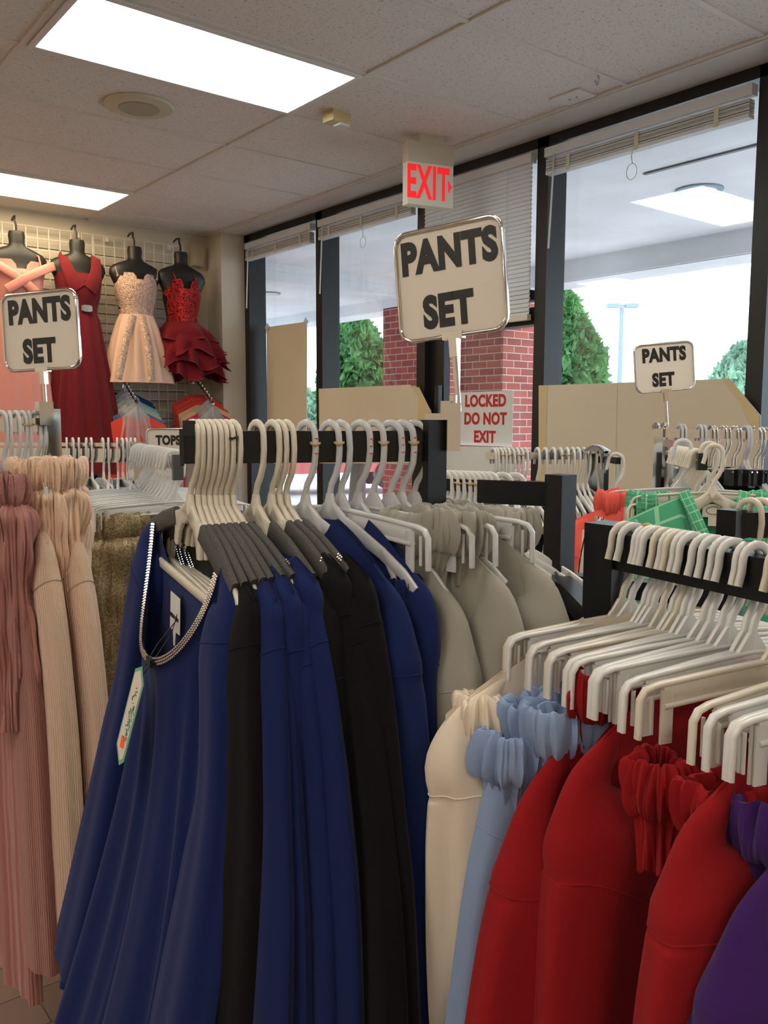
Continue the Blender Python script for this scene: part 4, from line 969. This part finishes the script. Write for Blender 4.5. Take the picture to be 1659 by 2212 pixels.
# ------------------------------------------------------------------ chrome straight arm with gold set (behind the near rack)
G0, G1 = cw(-.519, 2.15), cw(-.79, 2.72)
gz = CAMZ - .094
rk4 = thing('clothing_rack', 'chrome rack with black-capped arm holding gold and lace tops', 'clothing rack', (G1.x, G1.y, 0))
MB().beam(G0 - G1 + Vector((0, 0, gz - .028)), Vector((0, 0, gz - .028)), .02, .056).build('arm', M['chrome'], rk4)
MB().box(G0 - G1 + Vector((0, 0, gz - .028)), (.018, .026, .064), Matrix.Rotation(math.atan2((G0 - G1).y, (G0 - G1).x), 3, 'Z')).build('end_cap', mat('grey_end_cap', (.12, .12, .12), .3, .6), rk4)
MB().beam((0, 0, .04), (0, 0, gz + .02), .03, .045).build('post', M['chrome'], rk4)
MB().beam((-.3, 0, .03), (.3, 0, .03), .04, .03).build('base', M['chrome'], rk4)
# cross bar running left from that rack
Q0, Q1 = atD(310, 960, 2.75), atD(-60, 958, 2.95)
MB().beam(Q0 - Vector((G1.x, G1.y, 0)), Q1 - Vector((G1.x, G1.y, 0)), .02, .012).beam(Q0 - Vector((G1.x, G1.y, .035)), Q1 - Vector((G1.x, G1.y, .035)), .012, .045).build('cross_bar', M['chrome'], rk4)
protoB = {}
def hang_row(kind, side, m, pts, lab, group, rzs, things=None):
    key = (kind, side, m.name); out = []
    for i, (P, rz) in enumerate(zip(pts, rzs)):
        lb = lab % ORD[i] if '%s' in lab else lab
        if key not in protoB:
            protoB[key] = (hanger_A(lb, side, False, m, P, rz, group) if kind == 'A' else hanger_B(lb, side, m, P, rz, group)); out.append(protoB[key])
        else: out.append(dup(protoB[key], P, rz, lb, group))
    return out
n = 12
pts = [G0.lerp(G1, .06 + .9 * i / n) + Vector((0, 0, gz + .004)) for i in range(n)]
rzs = [face(-.93, .36) + .02 * math.sin(i * 3) for i in range(n)]
hang_row('B', -1, M['whitepl'], pts[:8], 'white set hanger, %s from the capped end of the receding chrome arm', 'hangers on the capped chrome arm', rzs[:8])
hang_row('B', -1, M['milky'], pts[8:], 'milky set hanger, %s after the white ones toward the far end of the capped arm', 'hangers on the capped chrome arm', rzs[8:])
def clothes(loc, rz, m, label, name='blouse', group=None, sw=.21, **k):
    kk = dict(sw=sw, nu=96, nt=30, zn=-.15, drop=.12, length=.85, a1=.24, b1=.05, fold=.006, seed=int(loc[0] * 97) % 50); kk.update(k)
    return blouse(label, m, loc, rz, name, name.replace('_', ' '), group, kw=kk, skw=dict(r0=.055, r1=.06, out=.02))[0]
clothes(pts[1], rzs[1], M['gold'], 'gold metallic blouse in front on the capped chrome arm', sw=.215, drop=.16, zn=-.15, b1=.07, fold=.020, nf=6)
clothes(pts[3], rzs[3], M['gold'], 'gold metallic blouse behind the front gold one', sw=.22, drop=.16)
trousers(pts[1] + cw(.0, -.02), rzs[1], M['gold'], 'gold metallic trousers, folded waistband hanging on white clip', 'gold trousers', x=.12, z=-.155, a=.075, b=.035, ln=.5, seed=41)
trousers(pts[0] + cw(.12, -.02), rzs[0], M['gold'], 'gold metallic trousers folded close beside the near rack hangers', 'gold trousers', x=.06, z=-.16, a=.07, b=.03, ln=.5, seed=42)
clothes(pts[7], rzs[7], M['lace'], 'black lace top behind the gold blouses', sw=.23, drop=.09, zn=-.12)
clothes(pts[11], rzs[11], M['lace'], 'black lace top furthest along the capped chrome arm', sw=.22, drop=.07, zn=-.11)
bp = [(150, 0), (163, 0), (176, 0), (192, 0), (202, 0), (226, 0), (238, 0), (256, 0), (266, 0), (275, 0), (284, 0), (292, 0)]
pts2 = []
for px, _ in bp:
    k = (px - 310) / (-60 - 310.); P = Q0.lerp(Q1, k); pts2.append(P + Vector((0, 0, .01)))
hang_row('B', 1, M['whitepl'], pts2, 'white hanger, %s from the left on the chrome cross bar', 'hangers on the chrome cross bar', [nz(.35 + .1 * math.sin(i * 1.7)) for i in range(len(pts2))])
for i, lb in ((1, 'black top under the left hangers of the chrome cross bar'), (5, 'black top at the middle of the chrome cross bar'), (9, 'black top at the right end of the chrome cross bar')):
    clothes(pts2[i] - Vector((0, 0, .08)), nz(.7), M['blackf'], lb, sw=.2, drop=.07, group='black tops on the cross bar')
sign(cw(-.83, 3.3, CAMZ - .30), math.atan2(HR.y, HR.x), 0, ('TOPS',), 'small TOPS sign half hidden by the near rack arm', .165, .13, .13, (.048,))
# stand of the TOPS sign
tp = cw(-.83, 3.3, 0)
o = thing('sign_stand', 'slim chrome stand carrying the small TOPS sign', 'stand', tp)
MB().tube([(0, 0, .02), (0, 0, CAMZ - .29)], .008, 8).build('pole', M['chrome'], o, True); MB().lathe((0, 0, 0), [(.12, 0), (.12, .012), (.02, .03)], 24).build('base', M['chrome'], o)

# ------------------------------------------------------------------ arm B hangers (back of second rack)
row = [957, 970, 983, 996, 1008, 1020, 1032, 1044, 1056, 1085, 1112]
ptsB = []
for i, px in enumerate(row):
    x0_, D0_ = RBe.dot(HR), RBe.dot(HF); k = (px - 829.5) / F
    dx, dD = .145 / .163, -.075 / .163
    t_ = (k * D0_ - x0_) / (dx - k * dD); ptsB.append(cw(x0_ + dx * t_, D0_ + dD * t_, zB + .004))
MB().beam(RBe + Vector((0, 0, zB - .012)) - bo, cw(RBe.dot(HR) - .11, RBe.dot(HF) + .057, zB - .012) - bo, .014, .024).build('arm_extension', M['black'], rk2)
hb = hang_row('A', 1, M['whitepl'], ptsB, 'white hanger, %s from the left on the rear arm of the low rack', 'hangers on the rear arm of the low rack', [nz(.78)] * 11)
for i in (1, 3, 4): band(hb[i], HOOKR, -.012)
clothes(ptsB[8], nz(.78), M['blackf'], 'black pleated top under the rear arm, beside the grey jackets', sw=.21, group='black tops on the rear arm', drop=.1, zn=-.19)
clothes(ptsB[10], nz(.8), M['blackf'], 'black pleated top under the rear arm, against the middle upright', sw=.22, group='black tops on the rear arm', drop=.1, zn=-.19)
for i, lb in ((9, 'black trousers under the rear arm of the low rack'),):
    trousers(ptsB[i], nz(.8), M['blackf'], lb, 'black trousers', x=.12, z=-.20, a=.07, b=.03, ln=.6, seed=51)
# ivory hangers on the right-hand upright's arm
xs = [.635, .655, .675, .70, .72]
hang_row('A', 1, M['ivory'], [cw(x, 1.475 + (x - .6) * .13, zD + .004) for x in xs], 'ivory hanger, %s right of the right upright of the low rack', 'ivory hangers at the right edge', [nz(.55)] * 5)

# ------------------------------------------------------------------ chrome rack in the middle distance
N0, N1 = atD(1050, 978, 2.75), atD(1287, 978, 2.62)
rk5 = thing('clothing_rack', 'chrome rack behind the low rack with black clothes', 'clothing rack', (N1.x, N1.y, 0)); q = Vector((N1.x, N1.y, 0))
MB().beam(N0 - q - Vector((0, 0, .008)), N1 - q - Vector((0, 0, .008)), .02, .022).build('arm', M['chrome'], rk5)
MB().beam((0, 0, .03), (0, 0, N1.z + .005), .03, .04).build('post', M['chrome'], rk5); MB().beam((-.3, 0, .02), (.3, 0, .02), .05, .03).build('base', M['chrome'], rk5)
MB().lathe((0, 0, N1.z + .0), [(.04, 0), (.045, .008), (.02, .022), (.006, .026)], 16).build('cap', M['chrome'], rk5, True)
px_ = [1066, 1073, 1081, 1089, 1098, 1107, 1117, 1127, 1136, 1163, 1180, 1197, 1211, 1226, 1238, 1249, 1261, 1271]
ptsN = [N0.lerp(N1, (px - 1050) / 237) + Vector((0, 0, .006)) for px in px_]
for i, (P, px) in enumerate(zip(ptsN, px_)):
    h = hang_row('A', 1, M['whitepl'], [P], 'white hanger, %s from the left on the middle chrome rack' % ORD[i], 'hangers on the middle chrome rack', [nz(.12 + (.15 if i < 9 else 0.) - .05 * math.sin(i * 2))])
    if i in (2, 4, 6, 7, 12, 13): band(h[0], HOOKR, -.01)
for i, lb in ((9, 'black top below the left side of the middle chrome rack'), (14, 'black top left of the striped blouse'), (17, 'black top on the end of the middle chrome rack')):
    clothes(ptsN[i], nz(.3), M['blackf'], lb, sw=.19, drop=.10, zn=-.14, group='black tops on the middle chrome rack')
clothes(atD(1262, 985, 2.35), nz(.5), M['stripe'], 'cream blouse with thin black stripes between black tops', sw=.13, drop=.05, zn=-.14, length=.5, a1=.12)
# white set hangers with black trousers right of it
P = atD(1330, 985, 2.6)
hs = hang_row('B', 1, M['whitepl'], [P + cw(.0, k * .03, -.012 * k) for k in range(3)], 'white set hanger holding black trousers beside the middle rack post, %s from front', 'hangers with black trousers', [face(.96, .28 - .1 * k) for k in range(3)])
rkx = thing('clothing_rack', 'slim black rack arm carrying the black trousers on white clips', 'clothing rack', (P.x, P.y, 0)); MB().beam(Vector((0, 0, P.z - .012)) - HF * .03, Vector((0, 0, P.z - .012)) + HF * .16, .014, .02).build('arm', M['black'], rkx); MB().beam(HF * .16, HF * .16 + Vector((0, 0, P.z)), .03, .03).build('post', M['black'], rkx)
trousers(P, face(.96, .28), M['blackf'], 'black trousers on white clips beside the middle chrome rack', 'black trousers', x=.05, z=-.16, a=.10, b=.03, ln=.7, seed=61)
trousers(P, face(-.96, .28), M['blackf'], 'black trousers hanging left of the others beside middle rack', 'black trousers', x=.06, z=-.17, a=.07, b=.03, ln=.7, seed=62)

# ------------------------------------------------------------------ right chrome rack and its sign
V0, V1 = atD(1428, 925, 2.80), atD(1665, 930, 2.75)
rk6 = thing('clothing_rack', 'chrome rack at right before the widest beige board', 'clothing rack', (V0.x, V0.y, 0)); q = Vector((V0.x, V0.y, 0))
MB().beam(V0 - q - Vector((0, 0, .014)), V1 - q - Vector((0, 0, .014)), .02, .028).build('arm', M['chrome'], rk6)
MB().beam((0, 0, .03), (0, 0, V0.z), .028, .032).build('post', M['chrome'], rk6); MB().beam((-.3, 0, .02), (.3, 0, .02), .05, .03).build('base', M['chrome'], rk6)
MB().box((.02, -.02, V0.z - .06), (.02, .02, .05)).lathe((.02, -.02, V0.z - .10), [(.008, 0), (.012, .01), (.006, .03)], 10).build('clamp_screw', M['chrome'], rk6)
MB().lathe((.01, 0, V0.z), [(.012, 0), (.014, .01), (.004, .02)], 12).lathe((-.03, 0, V0.z), [(.012, 0), (.014, .01), (.004, .02)], 12).build('clip', M['chrome'], rk6, True)
sign(atD(1441, 920, 2.80), math.atan2(HR.y, HR.x) + .05, math.radians(-3.5) - .03, ('PANTS', 'SET'), 'small chrome framed PANTS SET sign on the right chrome rack', .190, .152, .115, (.058, .056))
pv = [(1468, 'i'), (1476, 'i'), (1511, 'i'), (1519, 'i'), (1536, 'c'), (1542, 'c'), (1561, 'c'), (1569, 'c'), (1585, 'c'), (1592, 'c'), (1610, 'i'), (1616, 'i'), (1632, 'c'), (1640, 'c'), (1650, 'c')]
ptsV = [V0.lerp(V1, (px - 1428) / 237) + Vector((0, 0, .004)) for px, _ in pv]
chr_ = None
for i, ((px, c), P) in enumerate(zip(pv, ptsV)):
    if c == 'i': hang_row('A', 1, M['milky'], [P], 'milky hanger, %s hook from the post on the right chrome rack' % ORD[i], 'hangers on the right chrome rack', [nz(.1)])
    else:
        lb = 'chrome wire clip hanger, %s hook from the post on the right chrome rack' % ORD[i]
        if chr_ is None:
            chr_ = thing('clip_hanger', lb, 'hanger', P, nz(.15), 'hangers on the right chrome rack')
            MB().tube(hook_path(1), .003, 8).build('hook', M['chrome'], chr_, True)
            MB().tube([(-.14, 0, -.132), (.14, 0, -.132)], .003, 8).build('bar', M['chrome'], chr_, True)
            for s_ in (-1, 1): MB().box((s_ * .12, 0, -.15), (.03, .016, .05)).build('clip', M['blackcap'], chr_)
        else: dup(chr_, P, nz(.15 + .03 * i), lb)
for i, lb in ((7, 'black top below the chrome clip hangers'), (10, 'black top right of centre on the right chrome rack'), (13, 'black top at the right end of the right chrome rack')):
    clothes(ptsV[i] - Vector((0, 0, .02)), nz(.5), M['blackf'], lb, sw=.19, drop=.11, zn=-.13, group='black tops on the right chrome rack')
# receding capped arm with ivory hangers, then coral and green sets in front
E0, E1 = atD(1516, 983, 2.25), atD(1452, 972, 2.62)
ez = E0.z
rk7 = thing('clothing_rack', 'chrome rack with black-capped arm above the green blouse', 'clothing rack', (E1.x, E1.y, 0)); q = Vector((E1.x, E1.y, 0))
MB().beam(E0 - q - Vector((0, 0, .018)), Vector((0, 0, ez - .018)), .02, .038).build('arm', M['chrome'], rk7); MB().beam((0, 0, .03), (0, 0, ez), .03, .03).build('post', M['chrome'], rk7)
MB().box(E0 - q - Vector((0, 0, .016)), (.024, .024, .044), Matrix.Rotation(math.atan2((E0 - q).y, (E0 - q).x), 3, 'Z')).build('end_cap', M['blackcap'], rk7)
MB().beam((-.25, 0, .02), (.25, 0, .02), .05, .03).build('base', M['chrome'], rk7)
ptsE = [Vector((0, 0, ez + .004)) + Vector(((E0.lerp(E1, .12 + i * .065)).x, (E0.lerp(E1, .12 + i * .065)).y, 0)) for i in range(12)]
rzE = [face(-.97, .2)] * 12
hang_row('B', -1, M['ivory'], ptsE, 'ivory set hanger, %s from the black cap on the short chrome arm', 'hangers on the capped arm above the green blouse', rzE)
PG = Vector((E0.x, E0.y, ez + .020)) + cw(.02, -.03)
hanger_A('ivory hanger carrying the green plaid blouse', 1, False, M['ivory'], PG, face(.99, .05), None)
hanger_B('ivory set hanger just behind the green plaid blouse', 1, M['ivory'], PG + cw(-.0, .035, .005), face(.99, .02), None)
gk = dict(zn=-.10, drop=.10, pw=1.3, neckw=.075, ndf=.14, ndb=.03, length=.7, a1=.27, b1=.06, fold=.006, seed=3, nu=120, nt=36)
t, nl = blouse('green plaid button blouse on ivory hanger behind the low rack', M['plaid'], PG, face(.99, .05), 'blouse', 'blouse', None, True, .4, kw=dict(gk, sw=.24), skw=dict(r0=.06, r1=.07))
for s_ in (-1, 1): MB().strip([(s_ * .078, -.012, -.112), (s_ * .06, -.040, -.16), (s_ * .03, -.052, -.23), (s_ * .012, -.06, -.29)], .030, .006, (0, 1, 0)).build('collar', M['plaid'], t, True)
lb_ = MB().poly([(-.028, -.0, 0), (.028, 0, 0), (.028, 0, -.034), (-.028, 0, -.034)], (0, .001, 0)).build('neck_label', M['paper'], t); lb_.location = (.005, .003, -.145)
ring_ = MB(); ring_.tube([(.018 * math.cos(a * PI / 8), -.0012, -.017 + .010 * math.sin(a * PI / 8)) for a in range(16)], .0007, 4, (0, 1, 0), True); ring_.build('label_emblem', M['ink'], lb_)
MB().poly([(-.012, 0, -.034), (.012, 0, -.034), (.012, 0, -.058), (-.012, 0, -.058)], (0, .001, 0)).build('size_label', M['paper'], lb_)
trousers(PG + cw(0, .06), face(.99, .02), M['plaid'], 'green plaid trousers with gathered waist, left end of the ivory hanger', 'green trousers', x=-.15, z=-.125, a=.045, b=.025, ln=.12, seed=71)
trousers(PG + cw(0, .06), face(.99, .02), M['plaid'], 'green plaid trousers with gathered waist, right end of the ivory hanger', 'green trousers', x=.15, z=-.125, a=.045, b=.025, ln=.12, seed=72)
hanger_B('milky set hanger holding the coral set behind the green blouse', 1, M['milky'], PG + cw(-.04, .12, .01), face(.99, .06), None)
blouse('coral blouse behind the green plaid blouse', M['coral'], PG + cw(-.08, .10), face(.99, .06), 'blouse', 'blouse', None, True, .4, kw=dict(gk, sw=.27, zn=-.11), skw=dict(r0=.06, r1=.07))
trousers(PG + cw(-.04, .11), face(.99, .06), M['coral'], 'coral trousers with gathered waist peeking left of the green blouse', 'coral trousers', x=-.19, z=-.13, a=.035, b=.025, ln=.12, seed=73)

# ------------------------------------------------------------------ waterfall faceouts with bagged dresses on the wall
def faceout(px, py, label):
    W0 = onY(px, py, GY - .02); W0.z = CAMZ + .31
    t = thing('waterfall_faceout', label, 'faceout', W0)
    path = [(0, 0, 0), (0, -.06, .0), (.01, -.16, -.07), (.015, -.34, -.20)]
    mb = MB().tube(path, .010, 8, (1, 0, 0))
    mb.build('arm', M['chrome'], t, True); MB().box((0, .0, 0), (.05, .02, .08)).build('bracket', M['chrome'], t)
    b = MB()
    for k in range(7):
        f = (k + .5) / 7; P = Vector((.01, -.08 - .25 * f, -.02 - .17 * f)); b.lathe(P, [(.003, .010), (.010, .018), (.009, .028), (.002, .032)], 8)
    b.build('knobs', M['chrome'], t, True); return W0
def bagged(P, m, label, sw=.19, bag=True, turn=0):
    t = thing('bagged_dress', label, 'dress', P, turn, None)
    b, nl = body_mesh(sw=sw, zn=-.06, drop=.10, pw=1.1, length=.75, a1=sw * 1.1, b1=.045, fold=.006, neckw=.06, ndf=.05, ndb=.02, seed=int(P.y * 100), nu=72, nt=20)
    b.build('garment', m, t, True)
    if bag:
        b, nl = body_mesh(sw=sw * .45, zn=-.02, drop=.08, pw=1., length=.26, a1=sw * .6, b1=.035, fold=.012, neckw=.01, ndf=.0, ndb=.0, seed=int(P.y * 100) + 3, nu=72, nt=16)
        for v in b.v: v.y -= .012
        b.build('plastic_cover', M['sheer'], t, True)
    MB().tube([(0, 0, -.05), (0, 0, -.01), (.012, 0, .006), (.0, 0, .022), (-.014, 0, .008)], .003, 6).build('hook', M['chrome'], t, True)
cols = {n: fabric(n + '_satin', c) for n, c in dict(navyblue=(.01, .05, .16), silver=(.45, .42, .40), mint=(.25, .66, .58), champagne=(.62, .50, .38), slate=(.12, .18, .36), rose=(.75, .08, .06), peach=(.85, .55, .30), hotpink=(.75, .03, .15), taupe=(.30, .25, .20), coral2=(.85, .08, .05)).items()}
W0 = faceout(250, 808, 'chrome waterfall faceout arm under the blush dress')
for k, (c, lb, bag) in enumerate((('navyblue', 'navy dress hung nearest the wall on the left faceout', 0), ('navyblue', 'second navy dress on the left faceout', 1), ('silver', 'silver dress in plastic on the left faceout', 1), ('mint', 'mint dress in plastic on the left faceout', 1), ('champagne', 'champagne dress in plastic on the left faceout', 1), ('slate', 'slate blue dress in plastic on the left faceout', 1), ('coral2', 'foremost red sparkly dress with frosted plastic cover on left faceout', 1))):
    f = (k + .3) / 7; bagged(W0 + Vector((.012, -.085 - .25 * f, -.03 - .19 * f)), cols[c], lb, .23, bag)
W0 = faceout(412, 815, 'chrome waterfall faceout arm under the red ruffled dress')
for k, (c, lb, bag) in enumerate((('rose', 'rose red dress nearest the wall on the right faceout', 0), ('coral2', 'bright red dress second from the wall on the right faceout', 0), ('coral2', 'bright red dress third from the wall on the right faceout', 0), ('peach', 'peach dress on the right faceout', 0), ('peach', 'second peach dress on the right faceout', 1), ('hotpink', 'hot pink dress under plastic on the right faceout', 1), ('taupe', 'foremost taupe beaded dress in plastic on right faceout', 1))):
    f = (k + .3) / 7; bagged(W0 + Vector((.012, -.085 - .25 * f, -.03 - .19 * f)), cols[c], lb, .22, bag)
